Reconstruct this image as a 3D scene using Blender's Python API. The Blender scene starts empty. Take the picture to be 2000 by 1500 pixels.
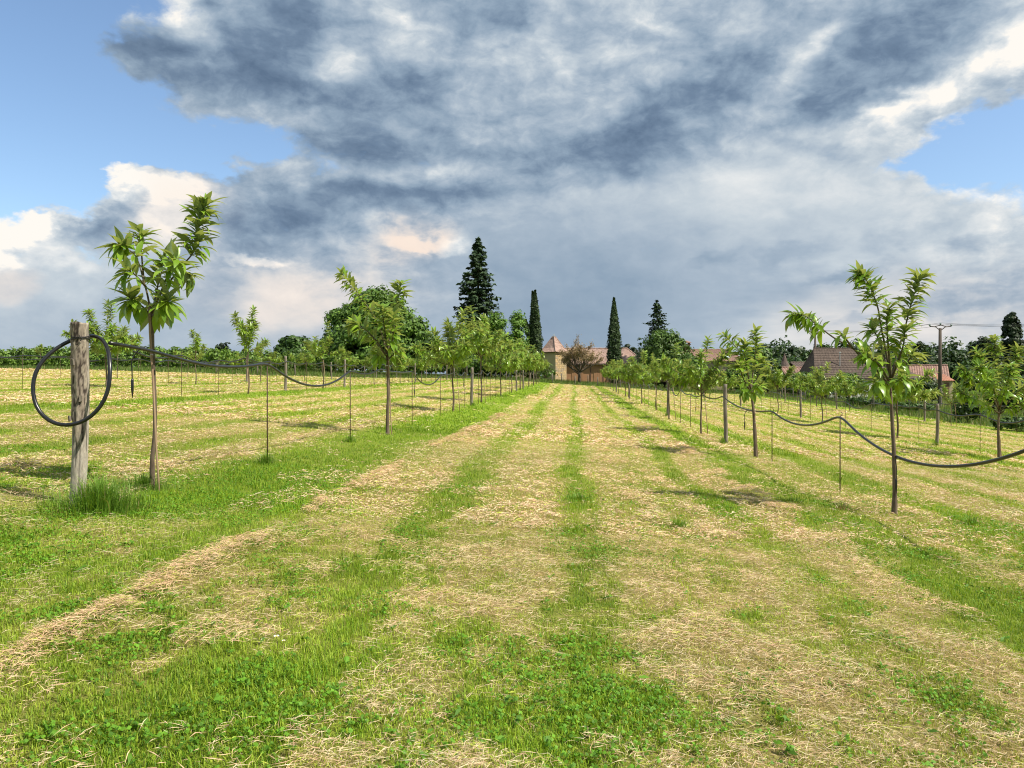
import bpy, bmesh, math, random
import numpy as np
from mathutils import Vector, Matrix

scene = bpy.context.scene
COL = scene.collection
RAD = math.radians

# ---------------------------------------------------------------- camera
CAMZ = 1.40
FPX = 1480.0            # focal length in photograph pixels (2000 wide)
cam_data = bpy.data.cameras.new('camera')
cam_data.sensor_width = 36.0
cam_data.lens = 36.0 * FPX / 2000.0
cam_data.clip_start = 0.05
cam_data.clip_end = 8000.0
cam = bpy.data.objects.new('camera', cam_data)
COL.objects.link(cam)
cam.location = (0, 0, CAMZ)
cam.rotation_euler = (RAD(90) - 5.0 / FPX, 0, 0)
scene.camera = cam

# ---------------------------------------------------------------- exposure
scene.view_settings.view_transform = 'Standard'
scene.view_settings.look = 'None'
scene.view_settings.exposure = 0.36
scene.view_settings.gamma = 1.0
scene.view_settings.use_curve_mapping = False
scene.cycles.max_bounces = 6
scene.cycles.transparent_max_bounces = 8
scene.cycles.use_denoising = True
scene.cycles.filter_width = 1.1

# ---------------------------------------------------------------- sun
SUN_EL = 52.0
SUN_AZ = 114.0          # clockwise from the viewing direction: from the right, a little behind the camera
sun_dir = Vector((math.sin(RAD(SUN_AZ)) * math.cos(RAD(SUN_EL)),
                  math.cos(RAD(SUN_AZ)) * math.cos(RAD(SUN_EL)),
                  math.sin(RAD(SUN_EL))))
sl = bpy.data.lights.new('sun', 'SUN')
sl.energy = 5.0
sl.angle = RAD(0.53)
sl.color = (1.0, 0.93, 0.81)
so = bpy.data.objects.new('sun', sl)
COL.objects.link(so)
so.rotation_euler = sun_dir.to_track_quat('Z', 'Y').to_euler()

# ---------------------------------------------------------------- sky
def lin(c):
    return tuple(((x / 255.0) / 12.92 if x / 255.0 <= 0.04045 else ((x / 255.0 + 0.055) / 1.055) ** 2.4) for x in c)

def build_sky():
    w = bpy.data.worlds.new('World')
    scene.world = w
    w.use_nodes = True
    w.cycles.sampling_method = 'MANUAL'
    w.cycles.sample_map_resolution = 256
    nt = w.node_tree
    nt.nodes.clear()
    L = nt.links.new

    def node(t, **kw):
        n = nt.nodes.new(t)
        for k, v in kw.items():
            setattr(n, k, v)
        return n

    def put(sock, v):
        if isinstance(v, bpy.types.NodeSocket):
            L(v, sock)
        else:
            sock.default_value = v

    def M(op, a, b=None, c=None, clamp=False):
        n = node('ShaderNodeMath', operation=op, use_clamp=clamp)
        put(n.inputs[0], a)
        if b is not None: put(n.inputs[1], b)
        if c is not None: put(n.inputs[2], c)
        return n.outputs[0]

    def V(op, a, b=None, scale=None):
        n = node('ShaderNodeVectorMath', operation=op)
        put(n.inputs[0], a)
        if b is not None: put(n.inputs[1], b)
        if scale is not None: put(n.inputs['Scale'], scale)
        return n.outputs['Value'] if op in ('LENGTH', 'DOT_PRODUCT') else n.outputs['Vector']

    def noise(vec, scale, detail=6, rough=0.55, lac=2.0, dist=0.0, color=False, kind='FBM'):
        n = node('ShaderNodeTexNoise', noise_dimensions='3D', noise_type=kind)
        if kind == 'RIDGED_MULTIFRACTAL':
            n.inputs['Offset'].default_value = 1.0
            n.inputs['Gain'].default_value = 1.0
        put(n.inputs['Vector'], vec)
        n.inputs['Scale'].default_value = scale
        n.inputs['Detail'].default_value = detail
        n.inputs['Roughness'].default_value = rough
        n.inputs['Lacunarity'].default_value = lac
        n.inputs['Distortion'].default_value = dist
        return n.outputs['Color'] if color else n.outputs['Fac']

    def mrange(v, a, b, c, d, kind='SMOOTHSTEP'):
        n = node('ShaderNodeMapRange', interpolation_type=kind, clamp=True)
        put(n.inputs[0], v)
        for i, x in enumerate((a, b, c, d)):
            put(n.inputs[i + 1], x)
        return n.outputs[0]

    def mixc(f, a, b):
        n = node('ShaderNodeMix', data_type='RGBA')
        put(n.inputs[0], f)
        put(n.inputs[6], a)
        put(n.inputs[7], b)
        return n.outputs[2]

    tc = node('ShaderNodeTexCoord').outputs['Generated']
    sep = node('ShaderNodeSeparateXYZ')
    L(tc, sep.inputs[0])
    az = M('ARCTAN2', sep.outputs[0], sep.outputs[1])
    el = M('ARCSINE', sep.outputs[2])
    comb = node('ShaderNodeCombineXYZ')
    L(az, comb.inputs[0]); L(el, comb.inputs[1])
    pos = comb.outputs[0]
    q = V('MULTIPLY', tc, (1.0, 1.0, 1.7))

    # two sizes of turbulence push the cloud banks out of shape
    w1 = V('SCALE', V('SUBTRACT', noise(q, 3.6, 1, 0.5, color=True), (0.5, 0.5, 0.5)), scale=0.16)
    w2 = V('SCALE', V('SUBTRACT', noise(q, 13.0, 3.5, 0.55, color=True), (0.5, 0.5, 0.5)), scale=0.08)
    wp = V('MULTIPLY', V('ADD', w1, w2), (1.0, 0.75, 0.0))
    pw = V('ADD', pos, wp)
    w3 = V('SCALE', V('SUBTRACT', noise(q, 34.0, 4, 0.6, color=True), (0.5, 0.5, 0.5)), scale=0.045)
    pw2 = V('ADD', pos, V('MULTIPLY', V('ADD', w2, w3), (1.0, 0.7, 0.0)))

    def pe(u, v):
        a = math.atan((u - 1000.0) / FPX)
        return a, math.atan((745.0 - v) / FPX * math.cos(a))

    def blobs(vec, lst, base):
        tot = None
        for i, (u, v, ru, rv, rot, amp, inner) in enumerate(lst):
            a, e = pe(u, v)
            if i and i % 5 == 0:            # keeps the shader's working memory small: this group waits for the last
                vec = V('ADD', vec, M('MULTIPLY', tot, 1e-9))
            mp = node('ShaderNodeMapping', vector_type='TEXTURE')
            L(vec, mp.inputs['Vector'])
            mp.inputs['Location'].default_value = (a, e, 0)
            mp.inputs['Rotation'].default_value = (0, 0, RAD(rot))
            mp.inputs['Scale'].default_value = (ru / FPX, rv / FPX, 1)
            d = V('LENGTH', mp.outputs[0])
            t = mrange(d, inner, 1.0, amp, 0.0)
            tot = t if tot is None else M('ADD', tot, t)
        return M('ADD', tot, base)

    # where cloud is and where blue sky shows: (u, v, radius u, radius v, rotation, amount, inner)
    cover = blobs(pw2, COVER, 1.08)
    tone = blobs(pw, TONE, 0.53)
    tone_s = blobs(pw2, TONE_SHARP, 0.0)
    warm = blobs(pw, WARM, 0.0)

    qd = V('ADD', q, V('SCALE', w2, scale=0.5))
    n1 = noise(qd, 5.0, 7, 0.60)
    # puffs: rounded tops with creases between them, and a relief from a second look a step toward the sun
    n2 = noise(qd, 10.0, 6, 0.58)
    n2s = noise(V('ADD', qd, (0.012, -0.003, 0.020)), 10.0, 6, 0.58)
    rel = M('SUBTRACT', n2, n2s)
    n4 = noise(qd, 22.0, 5, 0.66)
    # thin horizontal streaks low over the horizon
    st = noise(V('MULTIPLY', tc, (1.0, 1.0, 4.5)), 9.0, 4, 0.55)
    low = mrange(el, 0.04, 0.26, 1.0, 0.0)
    right = mrange(az, 0.15, 0.40, 0.12, 1.0)

    t = M('ADD', tone, tone_s)
    amp = M('MULTIPLY', mrange(el, 0.03, 0.20, 0.35, 1.0), blobs(pw, VEIL, 1.0))
    t = M('ADD', t, M('MULTIPLY', M('MULTIPLY', M('SUBTRACT', n1, 0.5), 1.0), amp))
    t = M('ADD', t, M('MULTIPLY', M('MULTIPLY', rel, 1.25), amp))
    t = M('ADD', t, M('MULTIPLY', M('MULTIPLY', M('SUBTRACT', n4, 0.5), 0.50), amp))
    t = M('ADD', t, M('MULTIPLY', M('MULTIPLY', M('SUBTRACT', st, 0.5), 0.7), M('MULTIPLY', low, right)))
    t = M('ADD', M('MULTIPLY', M('SUBTRACT', t, 0.55), 0.80), 0.595)
    ramp = node('ShaderNodeValToRGB')
    L(t, ramp.inputs[0])
    cr = ramp.color_ramp
    cr.interpolation = 'LINEAR'
    stops = [(0.0, (88, 108, 132)), (0.20, (107, 127, 150)), (0.40, (134, 153, 172)),
             (0.56, (156, 171, 186)), (0.74, (184, 194, 202)), (0.90, (214, 217, 218)), (1.0, (236, 232, 225))]
    cr.elements[0].position = 0.0; cr.elements[0].color = lin(stops[0][1]) + (1,)
    cr.elements[1].position = 1.0; cr.elements[1].color = lin(stops[-1][1]) + (1,)
    for p, c in stops[1:-1]:
        e = cr.elements.new(p); e.color = lin(c) + (1,)
    cloud = mixc(M('MULTIPLY', mrange(warm, 0.0, 1.0, 0.0, 1.0, 'LINEAR'), mrange(t, 0.45, 0.85, 0.15, 1.0)), ramp.outputs[0], lin((232, 214, 200)) + (1,))

    sky = node('ShaderNodeTexSky', sky_type='NISHITA')
    sky.sun_disc = False
    sky.sun_elevation = RAD(SUN_EL)
    sky.sun_rotation = RAD(SUN_AZ)
    sky.altitude = 100
    sky.air_density = 1.0
    sky.dust_density = 1.2
    sky.ozone_density = 1.6
    skyc = V('MULTIPLY', sky.outputs[0], (0.98, 1.04, 1.06))

    mask = mrange(M('ADD', cover, M('ADD', M('MULTIPLY', M('SUBTRACT', n1, 0.5), 1.4), M('MULTIPLY', M('SUBTRACT', n4, 0.5), 0.9))), 0.36, 0.86, 0.0, 1.0)
    SK = 0.14
    cl10 = V('SCALE', cloud, scale=0.93 / SK)
    out = mixc(mask, skyc, cl10)
    bg = node('ShaderNodeBackground')
    L(out, bg.inputs[0])
    bg.inputs[1].default_value = SK
    wo = node('ShaderNodeOutputWorld')
    L(bg.outputs[0], wo.inputs[0])

# (u, v, radius u, radius v, rotation deg, amount, inner)
COVER = [
    (30, 110, 330, 360, 0, -1.25, 0.1), (240, 255, 350, 110, 0, -0.95, 0.1), (450, 290, 200, 55, 8, -0.70, 0.1),
    (10, 320, 280, 130, 0, -0.95, 0.1), (1950, 268, 230, 82, 12, -1.0, 0.1), (2170, 300, 300, 150, 0, -0.95, 0.2),
    (1790, 320, 100, 45, 0, -0.40, 0.1), (650, 330, 60, 26, 0, -0.30, 0.0), (170, 200, 60, 50, 20, 0.55, 0.0), (200, 225, 50, 20, -30, 0.4, 0.0),
    (290, 385, 130, 90, 0, 0.85, 0.3), (110, 450, 120, 50, 10, 0.6, 0.2), (330, 140, 130, 130, 0, 0.35, 0.2), (240, 110, 90, 60, 0, 0.4, 0.2),
]
TONE = [
    # dark storm bank upper left
    (440, 150, 270, 110, 20, -0.42, 0.1), (600, 20, 190, 120, 0, -0.34, 0.1), (640, 160, 220, 80, -10, -0.30, 0.1),
    (250, 110, 100, 70, -10, -0.26, 0.2), (740, 285, 150, 80, -10, -0.38, 0.1), (840, 130, 130, 80, 0, -0.24, 0.1), (980, 210, 330, 150, 0, -0.12, 0.3), (960, 50, 120, 90, 0, -0.26, 0.1),
    (860, 170, 90, 60, 0, -0.15, 0.1),
    # blue grey band across the middle left
    (780, 400, 440, 65, 5, -0.42, 0.1), (470, 460, 180, 60, 10, -0.28, 0.1), (1010, 340, 120, 80, 0, -0.12, 0.2),
    # wedge on the right
    (1180, 285, 170, 80, 15, -0.36, 0.2), (1350, 200, 270, 105, 26, -0.36, 0.1), (1450, 110, 170, 100, 35, -0.18, 0.1), (1740, 100, 240, 130, 25, -0.42, 0.2),
    (1640, 200, 120, 55, 0, -0.20, 0.1), (1360, 40, 120, 90, 0, -0.12, 0.2),
    # light gaps
    (390, 60, 120, 60, -15, 0.50, 0.1), (300, 20, 110, 60, 0, 0.35, 0.1), (680, 100, 90, 50, 0, 0.36, 0.1), (560, 240, 90, 40, 0, 0.25, 0.1), (830, 70, 90, 70, 0, 0.20, 0.1),
    (1600, 110, 50, 90, -15, 0.42, 0.1), (1390, 40, 90, 50, 0, 0.12, 0.1), (1060, 130, 130, 60, 0, 0.10, 0.1), (930, 260, 110, 50, 0, 0.14, 0.1), (860, 330, 150, 40, 5, 0.18, 0.1),
    # pale veil right
    (1580, 330, 330, 120, 12, 0.20, 0.2), (1850, 430, 330, 150, 0, 0.26, 0.2), (1750, 640, 380, 90, 0, 0.24, 0.2),
    (1350, 400, 260, 120, 0, 0.10, 0.2),
    # blue grey rain veil over the farm
    (1080, 660, 360, 190, 0, -0.20, 0.1), (1220, 560, 300, 180, 0, -0.08, 0.1),
    # left low
    (110, 520, 300, 150, 0, 0.20, 0.2), (430, 560, 60, 70, 0, -0.2, 0.2), (560, 560, 240, 80, 0, 0.24, 0.1), (700, 600, 200, 60, 0, 0.12, 0.1),
]
TONE_SHARP = [
    (1900, 150, 260, 48, 20, 0.44, 0.1), (1985, 40, 90, 80, 0, 0.34, 0.1), (1730, 205, 70, 22, 10, 0.3, 0.1), (1850, 255, 60, 22, 20, 0.3, 0.2),
    (350, 365, 65, 48, 0, 0.60, 0.1), (240, 335, 70, 42, 0, 0.54, 0.1), (310, 420, 80, 70, 0, 0.50, 0.1), (180, 385, 80, 45, 10, 0.34, 0.1), (265, 385, 50, 40, 0, -0.22, 0.1), (225, 400, 40, 30, 0, -0.20, 0.1), (120, 420, 60, 35, 10, 0.35, 0.2),
    (70, 445, 70, 32, 0, 0.50, 0.2), (10, 460, 60, 55, 0, 0.55, 0.2), (100, 500, 160, 40, 0, 0.2, 0.1), (215, 440, 90, 45, 0, -0.26, 0.1),
    (800, 476, 70, 22, -8, 0.42, 0.1), (880, 486, 60, 26, 5, 0.42, 0.1), (845, 492, 30, 14, 0, -0.25, 0.1), (510, 512, 90, 16, 0, 0.40, 0.2), (410, 490, 40, 50, 0, 0.2, 0.2),
    (1930, 375, 110, 30, 0, 0.2, 0.2), (1970, 365, 60, 25, -5, -0.35, 0.3),
    # loose grey scraps of cloud low on the right
    (1550, 500, 110, 28, 12, -0.17, 0.0), (1750, 470, 110, 26, 15, -0.17, 0.0), (1880, 480, 80, 22, 10, -0.17, 0.0),
    (1930, 560, 120, 22, 5, -0.17, 0.0), (1660, 530, 90, 22, 10, -0.22, 0.1), (1400, 500, 80, 20, 10, -0.12, 0.1),
    (1840, 600, 120, 20, 0, -0.2, 0.1), (1660, 615, 50, 18, 0, -0.2, 0.1),
]
VEIL = [
    (1330, 560, 620, 300, 12, -0.72, 0.5), (200, 600, 500, 150, 0, -0.4, 0.3),
]
WARM = [
    (830, 485, 140, 60, 0, 0.9, 0.3), (600, 560, 330, 110, 0, 0.55, 0.1), (330, 400, 130, 110, 0, 0.35, 0.3), (1850, 620, 400, 120, 0, 0.35, 0.2), (10, 550, 60, 60, 0, 0.5, 0.3),
]
build_sky()

# ================================================================ helpers
ROWA = math.atan(120.0 / FPX)        # the planting rows run a little to the right of the viewing direction
CA, SA = math.cos(ROWA), math.sin(ROWA)

def st_to_xy(s, t):
    return s * CA + t * SA, -s * SA + t * CA

def xy_to_st(x, y):
    return x * CA - y * SA, x * SA + y * CA

_S = np.array([-400, -80, -45, -40, -30, -21, -12.5, -8, -4, 0, 4, 8, 12, 20, 28, 40, 80, 400], float)
_Z = np.array([1.6, 2.0, 2.0, 1.85, 1.36, 1.02, 0.88, 0.60, 0.30, 0.0, -0.22, -0.48, -0.80, -1.18, -1.55, -2.0, -2.6, -2.6])

def smooth01(x):
    x = np.clip(x, 0, 1)
    return x * x * (3 - 2 * x)

def _hash(ix, iy, seed):
    h = (ix.astype(np.int64) * 374761393 + iy.astype(np.int64) * 668265263 + seed * 974711) & 0x7fffffff
    h = ((h ^ (h >> 13)) * 1274126177) & 0x7fffffff
    h = (h ^ (h >> 16)) & 0xffff
    return h / 65535.0

def vnoise(x, y, seed=0):
    x = np.asarray(x, float); y = np.asarray(y, float)
    ix = np.floor(x); iy = np.floor(y)
    fx = x - ix; fy = y - iy
    fx = fx * fx * (3 - 2 * fx); fy = fy * fy * (3 - 2 * fy)
    a = _hash(ix, iy, seed); b = _hash(ix + 1, iy, seed)
    c = _hash(ix, iy + 1, seed); d = _hash(ix + 1, iy + 1, seed)
    return (a * (1 - fx) + b * fx) * (1 - fy) + (c * (1 - fx) + d * fx) * fy

def fbm(x, y, seed=0, octaves=4, gain=0.5):
    tot = 0.0; amp = 1.0; norm = 0.0
    for i in range(octaves):
        tot = tot + amp * vnoise(np.asarray(x) * 2 ** i + 13.7 * i, np.asarray(y) * 2 ** i - 7.3 * i, seed + i * 17)
        norm += amp; amp *= gain
    return tot / norm

def terrain_st(s, t):
    s = np.asarray(s, float); t = np.asarray(t, float)
    # smoothed cross fall from the left shoulder of the field down to the right
    z = (np.interp(s - 1.5, _S, _Z) + np.interp(s, _S, _Z) * 2 + np.interp(s + 1.5, _S, _Z)) / 4
    tt = np.clip(t - 20, 0, 95)
    rise = 0.0105 * tt + 0.000035 * tt * tt
    far = smooth01((t - 130) / 170.0)
    z = z * (1 - 0.75 * far) + rise * (1 - far) + far * (-0.5)
    # the shallow ditch and bank along the right-hand edge
    z = z + 0.035 * (fbm(s * 0.35, t * 0.22, 5, 3) - 0.5) * (np.abs(t) < 130)
    return z

def terrain(x, y):
    s, t = xy_to_st(np.asarray(x, float), np.asarray(y, float))
    return terrain_st(s, t)

def gz(x, y):
    return float(terrain(x, y))

def at_px(u, v, Y):
    """a point at distance Y whose bearing and height are those of photograph pixel (u, v)"""
    return Vector(((u - 1000.0) / FPX * Y, Y, CAMZ + (745.0 - v) / FPX * Y))

def px_x(u, Y):
    return (u - 1000.0) / FPX * Y

def on_row(s, u):
    """the point of planting row s seen at bearing u"""
    # x = s*CA + t*SA ; y = -s*SA + t*CA ; x/y = k
    k = (u - 1000.0) / FPX
    t = s * (CA + k * SA) / (k * CA - SA)
    return t

# ---------------------------------------------------------------- mesh building
class Buf:
    def __init__(self):
        self.v = []; self.f = []; self.c = []; self.n = 0; self.m = []; self.has_col = False
    def add(self, verts, faces, col=None, mat=0):
        verts = np.asarray(verts, float).reshape(-1, 3)
        self.v.append(verts)
        k = self.n
        for f in faces:
            self.f.append(tuple(i + k for i in f))
            self.m.append(mat)
        self.n += len(verts)
        if col is not None:
            self.has_col = True
            col = np.asarray(col, float)
            if col.ndim == 1:
                col = np.tile(col[:3], (len(verts), 1))
            self.c.append(col[:, :3])
        else:
            self.c.append(np.ones((len(verts), 3)))
    def box(self, lo, hi, col=None, mat=0):
        x0, y0, z0 = lo; x1, y1, z1 = hi
        v = [(x0, y0, z0), (x1, y0, z0), (x1, y1, z0), (x0, y1, z0), (x0, y0, z1), (x1, y0, z1), (x1, y1, z1), (x0, y1, z1)]
        f = [(0, 3, 2, 1), (4, 5, 6, 7), (0, 1, 5, 4), (1, 2, 6, 5), (2, 3, 7, 6), (3, 0, 4, 7)]
        self.add(v, f, col, mat)
    def tube(self, pts, rad, sides=8, col=None, cap=True, mat=0, jit=0.0, rng=None):
        pts = [Vector(p) for p in pts]
        n = len(pts)
        if not hasattr(rad, '__len__'):
            rad = [rad] * n
        vs = []
        ref = Vector((0, 0, 1))
        d0 = (pts[1] - pts[0]).normalized()
        if abs(d0.dot(ref)) > 0.9:
            ref = Vector((1, 0, 0))
        for i, p in enumerate(pts):
            a = pts[max(i - 1, 0)]; b = pts[min(i + 1, n - 1)]
            d = (b - a).normalized()
            x = ref - d * ref.dot(d)
            if x.length < 1e-4:
                x = d.orthogonal()
            x.normalize()
            ref = x
            y = d.cross(x)
            for k in range(sides):
                an = 2 * math.pi * k / sides
                r = rad[i] * (1 + (rng.uniform(-jit, jit) if rng else 0))
                vs.append(p + x * (math.cos(an) * r) + y * (math.sin(an) * r))
        fs = []
        for i in range(n - 1):
            for k in range(sides):
                a = i * sides + k; b = i * sides + (k + 1) % sides
                fs.append((a, b, b + sides, a + sides))
        if cap:
            fs.append(tuple(reversed(range(sides))))
            fs.append(tuple(range((n - 1) * sides, n * sides)))
        self.add([tuple(v) for v in vs], fs, col, mat)
    def mesh(self, name, mats, smooth=False):
        me = bpy.data.meshes.new(name)
        v = np.concatenate(self.v) if self.v else np.zeros((0, 3))
        me.from_pydata(v.tolist(), [], self.f)
        if self.has_col:
            at = me.color_attributes.new('Col', 'FLOAT_COLOR', 'POINT')
            c = np.concatenate(self.c)
            at.data.foreach_set('color', np.concatenate([c, np.ones((len(c), 1))], 1).astype(np.float32).ravel())
        if not isinstance(mats, (list, tuple)):
            mats = [mats]
        for m in mats:
            me.materials.append(m)
        if len(mats) > 1:
            me.polygons.foreach_set('material_index', np.array(self.m, np.int32))
        if smooth:
            me.polygons.foreach_set('use_smooth', np.ones(len(me.polygons), bool))
        me.update()
        return me

def tri_mesh(name, verts, tris, mat, cols=None, quads=None):
    """fast mesh from arrays of triangles"""
    me = bpy.data.meshes.new(name)
    me.vertices.add(len(verts))
    me.vertices.foreach_set('co', np.asarray(verts, np.float32).ravel())
    tris = np.asarray(tris, np.int32)
    me.loops.add(tris.size)
    me.loops.foreach_set('vertex_index', tris.ravel())
    me.polygons.add(len(tris))
    me.polygons.foreach_set('loop_start', np.arange(0, tris.size, 3, dtype=np.int32))
    me.polygons.foreach_set('loop_total', np.full(len(tris), 3, np.int32))
    if cols is not None:
        at = me.color_attributes.new('Col', 'FLOAT_COLOR', 'POINT')
        at.data.foreach_set('color', np.concatenate([cols, np.ones((len(cols), 1))], 1).astype(np.float32).ravel())
    me.materials.append(mat)
    me.update(calc_edges=True)
    return me

def obj(name, me, parent=None, loc=None, rotz=0.0, label=None, cat=None, group=None, kind=None):
    o = bpy.data.objects.new(name, me)
    COL.objects.link(o)
    if parent is not None:
        o.parent = parent
    if loc is not None:
        o.location = loc
    if rotz:
        o.rotation_euler = (0, 0, rotz)
    if label: o['label'] = label
    if cat: o['category'] = cat
    if group: o['group'] = group
    if kind: o['kind'] = kind
    return o

def thing(name, label, cat, loc=(0, 0, 0), rotz=0.0, group=None):
    return obj(name, None, None, loc, rotz, label, cat, group)

ORD = ['first', 'second', 'third', 'fourth', 'fifth', 'sixth', 'seventh', 'eighth', 'ninth', 'tenth', 'eleventh', 'twelfth',
       'thirteenth', 'fourteenth', 'fifteenth', 'sixteenth', 'seventeenth', 'eighteenth', 'nineteenth', 'twentieth',
       'twenty-first', 'twenty-second', 'twenty-third', 'twenty-fourth', 'twenty-fifth', 'twenty-sixth', 'twenty-seventh', 'twenty-eighth',
       'twenty-ninth', 'thirtieth', 'thirty-first', 'thirty-second', 'thirty-third', 'thirty-fourth', 'thirty-fifth', 'thirty-sixth']

# ---------------------------------------------------------------- materials
def new_mat(name):
    m = bpy.data.materials.new(name)
    m.use_nodes = True
    nt = m.node_tree
    nt.nodes.clear()
    out = nt.nodes.new('ShaderNodeOutputMaterial')
    return m, nt, out

def nd(nt, t, **kw):
    n = nt.nodes.new(t)
    for k, v in kw.items():
        setattr(n, k, v)
    return n

def setin(nt, sock, v):
    if isinstance(v, bpy.types.NodeSocket):
        nt.links.new(v, sock)
    else:
        sock.default_value = v

def n_noise(nt, vec, scale, detail=4, rough=0.55):
    n = nd(nt, 'ShaderNodeTexNoise')
    if vec is not None: nt.links.new(vec, n.inputs['Vector'])
    n.inputs['Scale'].default_value = scale
    n.inputs['Detail'].default_value = detail
    n.inputs['Roughness'].default_value = rough
    return n.outputs['Fac']

def n_map(nt, vec, scale=(1, 1, 1), rot=(0, 0, 0)):
    n = nd(nt, 'ShaderNodeMapping')
    nt.links.new(vec, n.inputs['Vector'])
    n.inputs['Scale'].default_value = scale
    n.inputs['Rotation'].default_value = rot
    return n.outputs[0]

def n_ramp(nt, fac, stops):
    n = nd(nt, 'ShaderNodeValToRGB')
    nt.links.new(fac, n.inputs[0])
    cr = n.color_ramp
    cr.elements[0].position = stops[0][0]; cr.elements[0].color = tuple(stops[0][1]) + (1,)
    cr.elements[1].position = stops[-1][0]; cr.elements[1].color = tuple(stops[-1][1]) + (1,)
    for p, c in stops[1:-1]:
        e = cr.elements.new(p); e.color = tuple(c) + (1,)
    return n.outputs[0]

def n_mix(nt, fac, a, b, blend='MIX'):
    n = nd(nt, 'ShaderNodeMix', data_type='RGBA', blend_type=blend)
    setin(nt, n.inputs[0], fac)
    setin(nt, n.inputs[6], a if isinstance(a, bpy.types.NodeSocket) else tuple(a) + (1,))
    setin(nt, n.inputs[7], b if isinstance(b, bpy.types.NodeSocket) else tuple(b) + (1,))
    return n.outputs[2]

def n_math(nt, op, a, b=None, clamp=False):
    n = nd(nt, 'ShaderNodeMath', operation=op, use_clamp=clamp)
    setin(nt, n.inputs[0], a)
    if b is not None: setin(nt, n.inputs[1], b)
    return n.outputs[0]

def n_bump(nt, h, strength, dist):
    n = nd(nt, 'ShaderNodeBump')
    nt.links.new(h, n.inputs['Height'])
    n.inputs['Strength'].default_value = strength
    n.inputs['Distance'].default_value = dist
    return n.outputs[0]

def principled(nt, out, col, rough=0.7, normal=None, metallic=0.0, spec=0.5):
    p = nd(nt, 'ShaderNodeBsdfPrincipled')
    setin(nt, p.inputs['Base Color'], col if isinstance(col, bpy.types.NodeSocket) else tuple(col) + (1,))
    setin(nt, p.inputs['Roughness'], rough)
    p.inputs['Metallic'].default_value = metallic
    p.inputs['Specular IOR Level'].default_value = spec
    if normal is not None: nt.links.new(normal, p.inputs['Normal'])
    if out is not None: nt.links.new(p.outputs[0], out.inputs[0])
    return p

def mat_rough(name, c1, c2, scale=8.0, rough=0.8, bump=0.3, dist=0.01, stretch=(1, 1, 1), detail=5, spec=0.4):
    m, nt, out = new_mat(name)
    tc = nd(nt, 'ShaderNodeTexCoord').outputs['Object']
    v = n_map(nt, tc, stretch)
    f = n_noise(nt, v, scale, detail, 0.6)
    c = n_ramp(nt, f, [(0.3, c1), (0.7, c2)])
    b = n_bump(nt, n_noise(nt, v, scale * 2.3, detail, 0.65), bump, dist)
    principled(nt, out, c, rough, b, spec=spec)
    return m

def mat_leaf(name, mode, dark, light, trans=0.35, rough=0.4, under=None, tcol=None, spec=0.5):
    """foliage: colour from the vertex colours (mode 'col') or from the object's random number (mode 'rand')"""
    m, nt, out = new_mat(name)
    if mode == 'col':
        a = nd(nt, 'ShaderNodeAttribute', attribute_name='Col')
        c = a.outputs['Color']
    else:
        oi = nd(nt, 'ShaderNodeObjectInfo')
        c = n_ramp(nt, oi.outputs['Random'], [(0.0, dark), (1.0, light)])
    if under is not None:
        geo = nd(nt, 'ShaderNodeNewGeometry')
        c = n_mix(nt, n_math(nt, 'MULTIPLY', geo.outputs['Backfacing'], under), c, (0.26, 0.33, 0.19))
    p = principled(nt, None, c, rough, spec=spec)
    tr = nd(nt, 'ShaderNodeBsdfTranslucent')
    tc = n_mix(nt, 1.0, c, tcol or (1.5, 1.25, 0.5), 'MULTIPLY')
    nt.links.new(tc, tr.inputs[0])
    mx = nd(nt, 'ShaderNodeMixShader')
    mx.inputs[0].default_value = trans
    nt.links.new(p.outputs[0], mx.inputs[1])
    nt.links.new(tr.outputs[0], mx.inputs[2])
    nt.links.new(mx.outputs[0], out.inputs[0])
    return m

# ================================================================ ground
# tracks of living grass left standing between the strips of cut hay (s = metres across the rows): centre, half width, amount
BANDS = [(-3.55, 1.05, 0.85), (-1.45, 0.30, 0.55), (0.02, 0.20, 0.55), (1.05, 0.14, 0.28), (1.72, 0.20, 0.55),
         (2.95, 0.50, 0.70), (3.95, 0.28, 0.25), (4.75, 0.42, 0.70), (6.2, 0.25, 0.45), (7.6, 0.22, 0.40), (8.7, 0.22, 0.45), (9.9, 0.25, 0.45), (11.2, 0.5, 0.65), (12.9, 0.5, 0.65), (14.4, 0.3, 0.45), (16, 0.3, 0.45), (17.6, 0.3, 0.45),
         (19.3, 0.5, 0.6), (21.4, 0.9, 0.75),
         (-5.7, 0.30, 0.45), (-7.2, 0.32, 0.50), (-8.7, 0.28, 0.45), (-10.0, 0.3, 0.45), (-11.7, 0.85, 0.75), (-13.9, 0.4, 0.45), (-15.6, 0.4, 0.45), (-17.4, 0.4, 0.45), (-20, 0.9, 0.7), (-22.5, 0.5, 0.45), (-25, 0.6, 0.5), (-28, 0.9, 0.6)]

def in_field(s, t):
    """1 inside the mown field, 0 in the rough grass outside it"""
    e = 0.8 * (vnoise(s * 0.7, t * 0.7, 77) - 0.5)
    f = smooth01((104 - t + e * 2) / 2.0)
    f = f * smooth01((22.6 - s + e) / 0.8)
    # the far left side of the field runs out sooner
    f = f * smooth01((96 + (s + 6) * 0.95 * (s < -6) - t + e * 3) / 2.5)
    return f

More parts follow.
